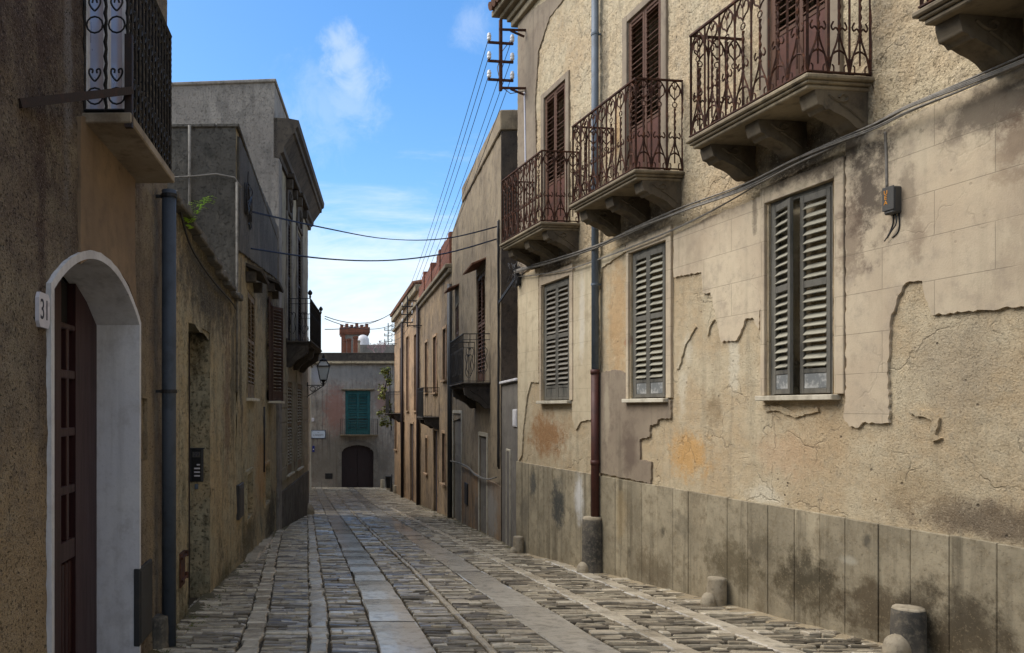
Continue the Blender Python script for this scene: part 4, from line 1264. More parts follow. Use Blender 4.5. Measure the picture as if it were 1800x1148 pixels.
def twig(p, d, L, r, lv):
    q = p + d * L
    m.tube([p, (p + q) / 2 + Vector((rnd.gauss(0, .05), 0, rnd.gauss(0, .04))), q], r, 4)
    if lv == 0: tips.append(((q.x, q.y, q.z), .13)); return
    for _ in range(3):
        twig(q, (d + Vector((rnd.gauss(0, .6), rnd.gauss(0, .4), rnd.gauss(.1, .35)))).normalized(), L * .65, r * .6, lv - 1)
for k in range(3): twig(Vector((0, 0, -.8)), Vector((rnd.gauss(0, .5), 0, 1)).normalized(), .8, .03, 3)
m.build('twigs', M['blossom'], t)
leaf_cluster('blossom', tips, 3, .1, M['blossom'], t, 5)
# ================================================================== LEFT SIDE
LX = lambda y: -1.54 + .0214 * y
L1X = lambda px: 7.28 - 2156 / (590 - px)       # along the pebbledashed wall, from its far end
M['l1'] = render_mat('dark_pebbledash', srgb(152, 139, 115), srgb(128, 114, 96), srgb(98, 86, 75), grain=80, gdist=.025, gstr=1.0, streak=.55, speck=.9, blot=1.1, grime=.45, speck_col=srgb(38, 30, 25), dark=srgb(66, 50, 44), stains=[
    (L1X(-10), 4.6, 3.2, 2.6, srgb(80, 65, 57), .9, .4), (L1X(30), .3, 2.0, 1.3, srgb(178, 154, 118), .7, .5), (L1X(75), 2.9, .12, 1.6, srgb(74, 58, 52), .6, .6), (L1X(120), 4.0, .1, 1.6, srgb(150, 146, 142), .5, .7), (L1X(265), 1.2, .3, 1.5, srgb(168, 146, 112), .5, .5)])
M['l1s'] = render_mat('brown_smooth_render', srgb(142, 120, 94), srgb(126, 106, 84), srgb(108, 92, 74), grain=60, gdist=.008, gstr=.4, streak=.35, pits=.6)
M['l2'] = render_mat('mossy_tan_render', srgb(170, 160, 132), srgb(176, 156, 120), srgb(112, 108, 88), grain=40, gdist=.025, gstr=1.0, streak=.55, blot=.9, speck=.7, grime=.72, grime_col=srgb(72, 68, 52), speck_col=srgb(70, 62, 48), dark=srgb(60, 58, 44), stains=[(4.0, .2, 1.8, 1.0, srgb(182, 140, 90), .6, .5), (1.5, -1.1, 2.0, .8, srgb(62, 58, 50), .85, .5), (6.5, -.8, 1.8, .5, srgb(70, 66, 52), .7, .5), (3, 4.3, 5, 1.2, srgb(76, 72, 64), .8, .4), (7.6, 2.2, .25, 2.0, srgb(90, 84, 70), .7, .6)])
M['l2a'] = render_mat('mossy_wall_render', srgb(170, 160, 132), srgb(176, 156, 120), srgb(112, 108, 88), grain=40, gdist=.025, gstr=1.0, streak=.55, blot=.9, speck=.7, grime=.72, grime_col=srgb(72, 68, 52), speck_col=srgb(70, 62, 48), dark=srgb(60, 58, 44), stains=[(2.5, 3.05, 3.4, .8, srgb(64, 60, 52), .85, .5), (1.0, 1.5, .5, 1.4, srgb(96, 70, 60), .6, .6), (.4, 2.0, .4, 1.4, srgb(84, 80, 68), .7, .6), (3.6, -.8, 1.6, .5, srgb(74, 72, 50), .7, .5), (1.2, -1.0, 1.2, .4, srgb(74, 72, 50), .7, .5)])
M['l2g'] = render_mat('lichen_dark_render', srgb(112, 107, 98), srgb(88, 84, 77), srgb(62, 60, 55), grain=34, gdist=.025, gstr=.8, streak=.7, grime=.5, grime_col=srgb(120, 114, 104), speck=.3, blot=.5, speck_col=srgb(40, 39, 37))
M['l3'] = render_mat('grey_olive_render', srgb(160, 150, 128), srgb(140, 132, 112), srgb(112, 105, 90), grain=34, grime=.6, gdist=.02, gstr=.5, streak=.45, blot=.4)
M['l3g'] = render_mat('weathered_grey_gable', srgb(156, 149, 139), srgb(130, 123, 115), srgb(94, 90, 85), grain=26, grime=.5, grime_col=srgb(84, 80, 76), gdist=.025, gstr=.8, streak=.5, speck=.25, blot=.35, speck_col=srgb(60, 58, 56))
L1 = Fac('house', (LX(7.28), 7.28), (LX(-4), -4), 'dark pebbledashed house with a white arched doorway and black iron balcony', 'house')
xd0, xd1 = sorted((L1.P(88)[0], L1.P(240)[0]))
dcx = (xd0 + xd1) / 2; hwid = (xd1 - xd0) / 2
zspr = 2.135; zap = 2.445
zlo = gz(5.2)
rad = (hwid ** 2 + (zap - zspr) ** 2) / (2 * (zap - zspr)); zcen = zap - rad
def arcz(X): return zcen + np.sqrt(np.clip(rad ** 2 - (X - dcx) ** 2, 0, None))
def door_in(X, Z): return (np.abs(X - dcx) < hwid + .02) & (Z < arcz(X) + .02)
xa, xb = sorted((L1.P(150)[0], L1.P(226)[0]))
ZL = 3.29
bdoor = (xa, xb, ZL + .02, ZL + 2.3, .1)
niche = hole(L1, 258, 247, 700, 808, .03)
wall_mesh(L1, 0, L1.L, gz(7.3) - .3, 7.6, 5, .03, .014, [M['l1']], holes=[bdoor, niche], fine=(0, L1.P(-40)[0]), seed=31, freq=11, skip=door_in)
patch(L1, [(136, 205), (233, 205), (233, 470), (236, 540), (222, 500), (200, 470), (175, 455), (150, 456), (136, 464)], -.02, .02, M['l1s'], seed=31, amp=.006)
# white band round the arch and its deep reveal
n_ = 28
def door_out(e, bottom=zlo - .3):
    R_ = rad + e; H_ = hwid + e
    a0 = math.asin(min(1, H_ / R_)) if H_ < R_ else PI / 2
    return [(dcx - H_, bottom)] + [(dcx + R_ * math.sin(-a0 + 2 * a0 * i / n_), zcen + R_ * math.cos(-a0 + 2 * a0 * i / n_)) for i in range(n_ + 1)] + [(dcx + H_, bottom)]
def band(inn, out, nf, nbi, nbo):
    m = MB(); n = len(inn)
    vs = [(x, nf, z) for x, z in inn] + [(x, nf, z) for x, z in out] + [(x, nbi, z) for x, z in inn] + [(x, nbo, z) for x, z in out]
    m.add(vs, [(i, i + 1, n + i + 1, n + i) for i in range(n - 1)] + [(i, 2 * n + i, 2 * n + i + 1, i + 1) for i in range(n - 1)] + [(n + i, n + i + 1, 3 * n + i + 1, 3 * n + i) for i in range(n - 1)])
    return m
out = door_out(.05)
rnd = random.Random(4)
out = [(x + (rnd.random() - .5) * .008, z + (rnd.random() - .5) * .008) for x, z in out]
# straight jambs only get a narrow band
out = [out[0]] + out[1:-1] + [out[-1]]
out[0] = (dcx - hwid - .035, out[0][1]); out[-1] = (dcx + hwid + .035, out[-1][1])
L1.part(band(door_out(0), out, .024, -.36, -.02), 'doorway_surround', M['white_paint'])
# timber door, two leaves with panels and glazing bars
m = MB()
Rz = lambda x: float(arcz(np.array(x)))
for g, (a, b_) in enumerate(((xd0, dcx - .004), (dcx + .004, xd1))):
    yb = -.34
    for (u0, u1) in ((a, a + (.13 if g else .5)), (b_ - .13, b_)):
        pts = [(u0, zlo - .2), (u0, Rz(u0 + 1e-3) - .005), ((u0 + u1) / 2, Rz((u0 + u1) / 2) - .005), (u1, Rz(u1 - 1e-3) - .005), (u1, zlo - .2)]
        m.prism(pts, yb - .03, yb + .03, lambda p, q, t: (p, t, q))
    zt = zlo - .0
    for k, (h0, h1) in enumerate(((0, .16), (.86, 1.0), (1.32, 1.38), (1.72, 1.78), (2.12, 2.18), (2.46, 2.5))):
        m.cbox(a + (.13 if g else .5), b_ - .13, yb - .025, yb + .026, zt + h0, min(zt + h1, Rz(b_ if g else a) - .01), .006)
    m.cbox((a + b_) / 2 + (0 if g else .18) - .025, (a + b_) / 2 + (0 if g else .18) + .025, yb - .025, yb + .024, zt + 1.0, min(zt + 2.5, Rz((a + b_) / 2) - .02), .006)
    for k in range(4):
        aa = a + (.13 if g else .5); w4 = (b_ - .13 - aa) / 4
        m.cbox(aa + k * w4 + .012, aa + (k + 1) * w4 - .012, yb - .02, yb + .006, zt + .18, zt + .84, .008)
D = L1.part(m, 'door', M['dark_wood'])
m = MB()
pts = [(xd0 + .01, zlo - .2)] + [(x, z - .006) for x, z in door_out(-.004)[1:-1]] + [(xd1 - .01, zlo - .2)]
m.prism(pts, -.41, -.372, lambda p, q, t: (p, t, q))
m.build('door_back', M['dark_in'], D)
# the balcony over it
bx0, bx1 = sorted((L1.P(228, 700, .29)[0], L1.P(305, 700, .29)[0]))
m = MB(); m.cbox(bx0, bx1, -.03, .30, ZL - .065, ZL, .008)
BL = L1.part(m, 'balcony', M['pale_slab'])
r = MB()
def rail_side(fn, L, H, k):
    for i in range(k + 1):
        x = L * i / k
        r.tube([fn(x + (.004 if j % 2 else -.004), H * j / 24) for j in range(25)], .011, 5, rs=[.009 if j % 2 else .0125 for j in range(25)])
    for i in range(k):
        c = L * (i + .5) / k; u = L / k
        for zz in (.11, H * .52, H - .1): r.tube([fn(c + a, zz + b2) for a, b2 in arc2(0, 0, min(u * .45, .05), 0, 360, 12)], .006, 4, cap=False)
        for zc in (.2, H * .6):
            for g in (-1, 1):
                r.tube([fn(c + g * a, zc + b2) for a, b2 in curve2([(0, 0), (.02, .02), (.035, .05), (.03, .075), (.012, .07), (.015, .05)], 3)], .006, 4)
    r.tube([fn(0, .02), fn(L, .02)], .012, 4); r.tube([fn(0, H), fn(L, H)], .018, 4); r.tube([fn(0, H - .18), fn(L, H - .18)], .008, 4)
rail_side(lambda a, c: (bx0 + .03 + a, .27, ZL + c), bx1 - bx0 - .06, 1.05, 13)
rail_side(lambda a, c: (bx0 + .03, a, ZL + c), .27, 1.05, 2)
rail_side(lambda a, c: (bx1 - .03, a, ZL + c), .27, 1.05, 2)
r.build('railing', M['black_iron'], BL)
m = MB()
a, b_, c, d = bdoor[:4]
m.cbox(a, a + .07, -.06, .01, c, d, .006); m.cbox(b_ - .07, b_, -.06, .01, c, d, .006); m.cbox(a + .07, b_ - .07, -.06, .009, d - .07, d, .006); m.cbox((a + b_) / 2 - .03, (a + b_) / 2 + .03, -.06, .008, c, d - .07, .006)
bd = L1.part(m, 'balcony_door', M['white_paint'])
m = MB(); m.box(a + .069, (a + b_) / 2 - .029, -.045, -.03, c, d - .069); m.box((a + b_) / 2 + .029, b_ - .069, -.045, -.03, c, d - .069); m.build('pane', M['lilac'], bd)
# iron stay from the wall to the balcony post
lA, zA = L1.P(40, 182, .02); lB, zB = L1.P(230, 160, .29)
m = MB(); m.bar((lA, .0, zA), (bx1 - .02, .29, zB), .03, .045); m.box(bx1 - .05, bx1 - .01, .255, .30, ZL - .085, ZL + .48)
m.build('stay_bar', M['brown_iron'], BL)
# number plate
l, z = L1.P(71, 546)
t = L1.place('number_plate', l, .014, z); tag(t, 'white enamel house number plate reading 31 beside the arched doorway', 'number plate')
m = MB(); w_, h_ = .078, .09
m.prism([(-w_ + .02, -h_), (w_ - .02, -h_), (w_, -h_ + .03), (w_, h_ - .03), (w_ - .02, h_), (-w_ + .02, h_), (-w_, h_ - .03), (-w_, -h_ + .03)], -.012, .008, lambda p, q, u: (p, u, q))
m.build('plate', M['plate'], t)
text_mesh('31', .15, M['ink'], 'number', t, (0, .009, -.002), ext=.0008, sx=.85)
l, z = L1.P(251, 1057)
t = L1.place('meter_hatch', l, .0, z); tag(t, 'dark grey metal hatch low on the wall between doorway and slate-blue pipe', 'hatch')
m = MB(); m.cbox(-.21, .21, -.02, .028, -.3, .3, .006); m.cbox(-.19, .19, .0281, .034, -.28, .28, .004); m.build('hatch', M['box_green'], t)
lp, _ = L1.P(297, 700, .11)
downpipe(L1, lp, .11, gz(7.2) + .0, L1.P(297, 335, .11)[1], .062, M['navy_pipe'], 'thick slate-blue downpipe at the edge of the dark pebbledashed house', clips=(L1.P(297, 345, .11)[1], L1.P(297, 688, .11)[1]))
Yb = 6.75; bollard('bollard', (277 - CX) / F * Yb, Yb, .095, .28, 0, 'short stone bollard below the slate-blue downpipe, left edge of the street', M['bollard_dark'], None)

# low wall with a doorway, no. 29
L2 = Fac('garden_wall', (LX(12.3), 12.3), (LX(7.3), 7.3), 'low mossy tan wall with a deep doorway and rough coping', 'wall')
dh = hole(L2, 368, 330, 572, 1060, .3, True); dh = (dh[0], dh[1], gz(9.7) - .2, 1.49 + .92, .3)
def topL2(x): return 1.49 + 1.66 + .30 * (x / L2.L) + .02 * math.sin(x * 9)
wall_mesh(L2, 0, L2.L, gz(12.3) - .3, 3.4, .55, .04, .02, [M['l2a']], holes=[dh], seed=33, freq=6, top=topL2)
m = MB()
rnd = random.Random(8)
x = 0
while x < L2.L:
    w = rnd.uniform(.3, .5); x2 = min(x + w, L2.L)
    z0_ = topL2((x + x2) / 2)
    m.cbox(x + .003, x2 - .003, -.5, .10 + rnd.uniform(-.02, .02), z0_ - .03 + rnd.uniform(-.012, .012), z0_ + .05 + rnd.uniform(-.012, .012), .014)
    x = x2
L2.part(m, 'coping', M['l2g'])
m = MB(); m.cbox(dh[0] + .001, dh[1] - .001, -.28, -.24, dh[2], dh[3] - .001, .004)
for k in range(5): m.cbox(dh[0] + .05 + k * (dh[1] - dh[0] - .1) / 5 + .01, dh[0] + .05 + (k + 1) * (dh[1] - dh[0] - .1) / 5 - .01, -.2399, -.225, dh[2] + .3, dh[3] - .08, .004)
L2.part(m, 'door', M['black_wood'])
# intercom on the far jamb of the doorway, facing down the street
s29 = F / L2.Y(dh[0])
q = L2.W(dh[0], -.155, EYE + (HY - 818) / s29)
t = empty('intercom', q, L2.rz + PI / 2 * -1)
t.rotation_euler[2] = L2.rz - PI / 2
tag(t, 'dark intercom panel with number 29 and bell buttons in the deep doorway', 'intercom')
# local +x runs along the jamb's width, local y out of the jamb towards the camera
t.rotation_euler[2] = math.atan2(-1, 0) + PI / 2 + PI if False else PI
m = MB(); m.cbox(-.085, .085, -.01, .022, -.2, .2, .006); m.cbox(-.1, .1, -.01, .03, .201, .215, .004); m.build('casing', M['box_green'], t)
m = MB(); m.cbox(-.058, .058, .0221, .03, -.19, .19, .004); fp = m.build('front_panel', M['black_iron'], t)
m = MB(); m.cbox(-.048, .048, .0301, .034, .1, .165, .002); m.build('number_tile', M['box_grey'], t)
text_mesh('29', .065, M['ink'], 'number', t, (0, .0345, .132), ext=.0006)
m = MB()
for k, w in enumerate((.03, .055, .055, .055)): m.cbox(-.045, -.045 + w * 1.3, .0301, .035, .0 - k * .045, .018 - k * .045, .002)
m.build('bell_button', M['plate'], t)
m = MB(); m.cbox(-.02, .02, -.01, .03, -.29, -.225, .006); m.build('key_box', M['zinc'], t)
# rusty gate hinges on the wall
l, z = L2.P(318, 1000)
t = L2.place('gate_hook', l, .0, z); tag(t, 'rusty shutter frame with two hinge pins on the mossy tan wall', 'hinge plate')
m = MB(); m.cbox(-.12, .12, -.01, .02, -.17, .17, .004)
for zz in (-.1, .12): m.tube([(-.15, .03, zz), (.1, .03, zz)], .014, 6); m.tube([(-.15, .03, zz - .02), (-.15, .03, zz + .04)], .018, 6)
m.build('plate', M['rust'], t)

L2b = Fac('house', (LX(20.6), 20.6), (LX(12.32), 12.32), 'tall lichen-dark house with small hoods over brown louvred windows', 'house')
zt = 1.49 + 4.34
hw1 = hole(L2b, 447, 434, 517, 700, .1); hw2 = hole(L2b, 478.5, 471, 528, 705, .15)
hn = [hole(L2b, 441, 430.5, 832, 908, .12), hole(L2b, 472, 463.5, 817, 884, .12)]
wall_mesh(L2b, 0, L2b.L, gz(20.6) - .3, zt, 8, .05, .03, [M['l2']], holes=[hw1, hw2] + hn, seed=35, freq=4)
m = MB(); m.cbox(L2b.L + .002, L2b.L + .02, -7.9, -.002, gz(12) - .3, zt + .02, .004); L2b.part(m, 'side_wall', M['l2g'])
patch(L2b, [(417, 240), (497, 425), (497, 500), (417, 440)], -.04, .035, M['l2g'], 'upper_plaster', seed=41, amp=.05, step=.12)
m = MB(); m.cbox(0, L2b.L + .05, -.3, .05, zt + .001, zt + .06, .012); m.cbox(L2b.L - .2, L2b.L + .055, -7.9, -.31, zt + .001, zt + .06, .012); L2b.part(m, 'coping', M['l2g'])
TS = (M['tan_shut'], M['tan_shut'], M['tan_shut'])
window(L2b, hw1[0], hw1[1], hw1[2], hw1[3], TS, 2, (0, 0), pitch=.075, label='tan louvred window closed under a stone hood', depth=.03)
BR = (M['old_brown'], M['old_brown'], M['old_brown'])
w2 = window(L2b, hw2[0], hw2[1], hw2[2], hw2[3], BR, 2, (156, 172), pitch=.075, label='window with its brown louvred leaves swung open', depth=.02, sill_out=.3)
for h in (hw1, hw2):
    a, b_, c, d = h[:4]
    m = MB(); m.bar(((a + b_) / 2, -.02, d + .42), ((a + b_) / 2, .27, d + .30), b_ - a + .22, .05)
    m.cbox(a - .05, a + .1, -.02, .16, d + .12, d + .3, .01); m.cbox(b_ - .1, b_ + .05, -.02, .16, d + .12, d + .3, .01)
    L2b.part(m, 'hood', M['slab_dark'])
for h in hn:
    a, b_, c, d = h[:4]
    m = MB(); m.cbox(a - .07, a - .001, -.02, .045, c - .07, d + .07, .006); m.cbox(b_ + .001, b_ + .07, -.02, .045, c - .07, d + .07, .006); m.cbox(a, b_, -.02, .044, d + .001, d + .07, .006); m.cbox(a, b_, -.02, .044, c - .07, c - .001, .006)
    L2b.part(m, 'niche_frame', M['l2'])
    m = MB(); m.cbox(a, b_, -.1, -.06, c, d, .004); L2b.part(m, 'niche_panel', M['gap'])
l, z = L2b.P(420.5, 880)
t = L2b.place('meter_hatch', l, .0, z); tag(t, 'narrow dark metal hatch left of the two small niches', 'hatch')
m = MB(); m.cbox(-.3, .3, -.02, .04, -.27, .27, .006); m.cbox(-.26, .26, .0401, .048, -.23, .23, .004); m.build('hatch', M['box_green'], t)
for (px, y0, y1, r, lab, mt) in ((416.5, 320, 690, .022, 'thin pale conduit down the near corner of the lichen-dark house', 'cable_grey'), (464.5, 715, 830, .02, 'black waste pipe below the sill of the open brown window', 'cable_dark')):
    l, za = L2b.P(px, y0, .04); _, zb_ = L2b.P(px, y1, .04)
    world_tube('conduit', [L2b.W(l, .04, za), L2b.W(l + .02, .045, (za + zb_) / 2), L2b.W(l, .04, zb_)], r, M[mt], lab, 'conduit')
l, za = L2b.P(334, 225, 0)
sp = L2b.W(L2b.L + .05, -1.9, 0)
xs_ = (334 - CX) / F * sp.y
world_tube('conduit', [(xs_, sp.y - .04, EYE + (HY - y) / F * sp.y) for y in (222, 330, 470)], .025, M['cable_grey'], 'pale vertical pipe on the dark side wall of the lichen-dark house', 'conduit')
world_tube('wall_cable', [((px - CX) / F * (12.25), 12.25, EYE + (HY - y) / F * 12.25) for px, y in ((300, 312), (340, 310), (380, 306), (412, 312), (424, 330))], .014, M['cable_grey'], 'thin pale cable crossing the dark side wall of the lichen-dark house')
# tangle of wires at that corner
m = MB(); m.smooth = True; rnd = random.Random(13)
for k in range(12):
    c = [(rnd.uniform(-1.0, .1), rnd.uniform(.02, .12), rnd.uniform(-.45, .4)) for _ in range(4)]
    m.tube([(a, y, zz) for (a, zz), y in zip(curve2([(p[0], p[2]) for p in c], 4), np.linspace(c[0][1], c[-1][1], 13))], .009, 4)
m.cbox(-.25, -.1, 0, .1, -.3, -.12, .02)
l, z = L2b.P(430, 340, .05)
t = L2b.place('wire_tangle', l, 0, z); tag(t, 'tangle of wires and a dark fitting at the corner of the lichen-dark house', 'wires'); m.build('tangle', M['cable_dark'], t)

# far left: the house with a heavy cornice
L3 = Fac('house', (-.386, 28.6), (-1.066, 20.7), 'tall grey house with heavy cornice and black iron balcony on the left', 'house')
EZ = EYE
h3u = [hole(L3, 511, 503.5, 385, 598, .12), hole(L3, 529.5, 521, 412, 600, .12)]
h3l = [hole(L3, 512, 503, 672, 832, .08), hole(L3, 529, 520.5, 676, 822, .08)]
ZC = EZ + 6.5
wall_mesh(L3, 0, L3.L, gz(28.6) - .3, ZC, 8, .07, .02, [M['l3']], holes=h3u + h3l, seed=44, freq=4)
m = MB(); m.box(L3.L + .002, L3.L + .03, -8, .0, gz(20) - .3, EZ + 7.55); L3.part(m, 'side_wall', M['l3g'])
m = MB()
pr = [(-.1, 6.5), (.06, 6.5), (.08, 6.62), (.16, 6.66), (.17, 6.8), (.4, 7.12), (.46, 7.14), (.47, 7.26), (.54, 7.3), (.56, 7.46), (.3, 7.52), (-.1, 7.55)]
m.prism(pr, -.5, L3.L + .03, lambda a, b2, u: (u, a, EZ + b2))
L3.part(m, 'cornice', M['slab_dark'])
m = MB(); m.box(0, L3.L + .028, -8, -.08, EZ + 7.552, EZ + 8.46); m.cbox(-.05, L3.L + .08, -8, -.03, EZ + 8.462, EZ + 8.55, .02); L3.part(m, 'attic', M['l3g'])
m = MB(); m.cbox(L3.L - .5, L3.L + .05, -.02, .05, gz(21) - .3, EZ + 6.48, .01); L3.part(m, 'corner_pilaster', M['l3g'])
m = MB(); m.cbox(0, L3.L - .51, -.01, .04, gz(28) - .5, gz(24.5) + 1.25, .01); L3.part(m, 'plinth', M['l2g'])
for h in h3u:
    a, b_, c, d = h[:4]
    w = window(L3, a, b_, c, d, (M['black_wood'],) * 3, 2, sill=False, name='balcony_door', pitch=.1, depth=.05)
    m = MB(); m.cbox(a - .2, b_ + .2, -.02, .25, d + 1.0, d + 1.12, .02); m.cbox(a - .1, b_ + .1, -.01, .06, d + .1, d + .98, .02)
    for g in (-1, 1):
        c_ = (a + b_) / 2
        m.tube([(c_ + g * p, .08, d + .45 + q) for p, q in curve2([(0, -.25), (.18, -.1), (.3, .05), (.2, .25), (.08, .15), (.15, .05)], 4)], .03, 5)
        m.cbox(c_ + g * (b_ - a) / 2 - .06 + g * .08, c_ + g * (b_ - a) / 2 + .06 + g * .08, -.01, .2, d + .7, d + .98, .02)
    L3.part(m, 'window_hood', M['slab_dark'])
    m = MB(); m.cbox(a - .14, a - .001, -.01, .05, c, d + .1, .006); m.cbox(b_ + .001, b_ + .14, -.01, .05, c, d + .1, .006); L3.part(m, 'door_surround', M['l3g'])
for h in h3l:
    a, b_, c, d = h[:4]
    window(L3, a, b_, c, d, (M['tan_shut'], M['pale_slat'], M['tan_shut']), 2, pitch=.09, depth=.02)
    m = MB()
    m.cbox(a - .14, a - .001, -.01, .05, c, d + .4, .006); m.cbox(b_ + .001, b_ + .14, -.01, .05, c, d + .4, .006); m.cbox(a, b_, -.01, .049, d + .001, d + .4, .006); L3.part(m, 'window_surround', M['l3'])
# rustication courses on the ground storey
for (a, b_) in ((.05, h3l[1][0] - .16), (h3l[1][1] + .16, h3l[0][0] - .16), (h3l[0][1] + .16, L3.L - .52)):
    if b_ - a < .1: continue
    m = MB(); m.cbox(a + .01, b_ - .01, -.01, .018, gz(24.5) + 1.5, gz(24.5) + 4.28, .004)
    for k in range(7):
        z = gz(24.5) + 1.5 + k * .4
        m.cbox(a, b_, -.009, .034, z, z + .37, .012)
    L3.part(m, 'rustication', M['l3'])
bl, zl = L3.P(503, 597)
bx1_ = bl; bx0_ = bl - 3.75
SLZ = EZ + 1.9
sl = balcony(L3, bx0_, bx1_, SLZ, .72, 1.2, (M['slab_dark'], M['black_iron'], M['slab_dark']), style='curl', ncorb=3, cd=.62, ch=.62)
m = MB(); m.smooth = True
for xx in (bx0_ + .045, bx1_ - .045):
    m = MB(); m.smooth = True
    m.lathe([(.02, 0), (.035, .05), (.02, .08), (.06, .12), (.07, .16), (.05, .2), (.001, .25)], 10, (xx, .675, SLZ + 1.2))
    m.build('finial', M['black_iron'], sl)
m = MB()
for k in range(26):
    x = bx0_ + .1 + k * (bx1_ - bx0_ - .2) / 25
    m.cbox(x - .03, x + .03, .66, .672, SLZ + .06, SLZ + 1.1, .003)
m.build('railing_plates', M['black_iron'], sl)
# shelf-like corbelled stone at the corner of the two houses, corner guard stone
p = Vector((-.40, 28.3, gz(28.3)))
t = empty('corner_stone', p); tag(t, 'worn pale guard stone at the foot of the grey house corner', 'guard stone')
m = rough_stone([(.26, -.2), (.25, .1), (.22, .25), (.15, .36), (.06, .42), (.001, .43)], 14, .1, 3); m.build('stone', M['bollard'], t)

# the pale house beyond it, seen as a sliver
L4 = Fac('house', (-.50, 54.0), (-.62, 31.0), 'sliver of a cream house beyond the left corner', 'house')
M['l4'] = render_mat('pale_cream_render', srgb(196, 186, 162), srgb(184, 172, 148), srgb(160, 148, 126), grain=14, gdist=.02, gstr=.4, streak=.4, blot=.3)
h4_ = [hole(L4, 545.2, 543.8, 700, 745, .1), hole(L4, 545.0, 543.9, 785, 812, .1)]
wall_mesh(L4, 0, L4.L, gz(54) - .3, EZ + 2.75, 6, .15, .02, [M['l4']], holes=h4_, seed=51, freq=2)
m = MB(); m.cbox(0, L4.L, -.3, .12, EZ + 2.752, EZ + 2.9, .02); L4.part(m, 'cornice', M['slab'])

# street lantern on the corner of the grey house
def lantern(p, label):
    t = empty('street_lantern', p); tag(t, label, 'lantern')
    zc = .0
    B = .13; T = .24; H = .62
    m = MB()
    cs = lambda r, z: [(r, r, z), (-r, r, z), (-r, -r, z), (r, -r, z)]
    lo = cs(B, 0); hi = cs(T, H); ri = cs(.12, H + .24)
    for k in range(4):
        m.bar(lo[k], hi[k], .032, .032); m.bar(lo[k], lo[(k + 1) % 4], .03, .03); m.bar(hi[k], hi[(k + 1) % 4], .045, .045); m.bar(hi[k], ri[k], .03, .03); m.bar(ri[k], ri[(k + 1) % 4], .03, .03)
    m.build('frame', M['black_iron'], t)
    m = MB()
    for k in range(4):
        j = (k + 1) % 4
        m.add([Vector(lo[k]) * .96, Vector(lo[j]) * .96, (hi[j][0] * .96, hi[j][1] * .96, H), (hi[k][0] * .96, hi[k][1] * .96, H)], [(0, 1, 2, 3)])
        m.add([(hi[k][0] * .95, hi[k][1] * .95, H + .01), (hi[j][0] * .95, hi[j][1] * .95, H + .01), (ri[j][0] * .95, ri[j][1] * .95, H + .235), (ri[k][0] * .95, ri[k][1] * .95, H + .235)], [(0, 1, 2, 3)])
    m.build('glass', M['glass'], t)
    m = MB(); m.smooth = True
    m.lathe([(.15, H + .25), (.16, H + .28), (.08, H + .34), (.05, H + .4), (.07, H + .43), (.03, H + .48), (.045, H + .52), (.001, H + .58)], 10)
    m.build('cap', M['black_iron'], t)
    m = MB(); m.smooth = True
    m.lathe([(.001, -.3), (.02, -.28), (.035, -.2), (.06, -.14), (.04, -.1), (.11, -.02), (.12, 0)], 10)
    for k in range(4):
        a = PI / 4 + k * PI / 2
        m.tube([(math.cos(a) * q, math.sin(a) * q, zz) for q, zz in curve2([(.03, -.22), (.11, -.16), (.16, -.08), (.17, 0), (.14, .04)], 3)], .012, 4)
    m.build('base', M['black_iron'], t)
    m = MB()
    m.bar((-.62, 0, -.24), (.04, 0, -.24), .03, .04)
    m.tube([(-.60, 0, -.72), (-.3, 0, -.5), (.0, 0, -.26)], .02, 5)
    m.tube([(a - .42, 0, c - .40) for a, c in arc2(0, 0, .11, 0, 360, 12)], .016, 4)
    m.tube([(a - .2, 0, c - .34) for a, c in arc2(0, 0, .06, 0, 360, 10)], .014, 4)
    m.bar((-.62, 0, -.8), (-.62, 0, -.1), .04, .03)
    m.build('bracket', M['black_iron'], t)
    return t
Yl = 28.2
p = at(568.5, 668, Yl)
LAN = lantern(p, 'old glass street lantern on a scrolled iron bracket at the grey house corner')
wallx = -.386 - .086 * (28.6 - Yl)
for ch in children(LAN):
    pass
LAN.scale = (.9, .9, .78)

# ferns and weeds
q = L2.W(L2.P(329, 395, .06)[0], .09, L2.P(329, 402, .06)[1] + .02)
t = empty('fern', q); tag(t, 'bright green fern growing on the coping of the low mossy wall', 'fern')
m = MB(); rnd = random.Random(6)
for k in range(22):
    an = rnd.uniform(-.6, 3.6); L = rnd.uniform(.12, .26); dn = Vector((math.cos(an) * .8, math.sin(an) * .5, 0))
    for j in range(8):
        u0 = j / 8
        p_ = dn * L * u0 + Vector((0, 0, .16 * math.sin(u0 * 2.2) * L / .2))
        for g in (-1, 1):
            sd = Vector((-dn.y, dn.x, .1)) * g * .05 * (1 - u0 * .7)
            m.add([p_, p_ + sd * .5 + dn * .012, p_ + sd + dn * .02, p_ + sd * .5 - dn * .008], [(0, 1, 2, 3)])
m.build('fronds', M['fern'], t, fix=False)
t.scale = (1.6, 1.6, 1.6)
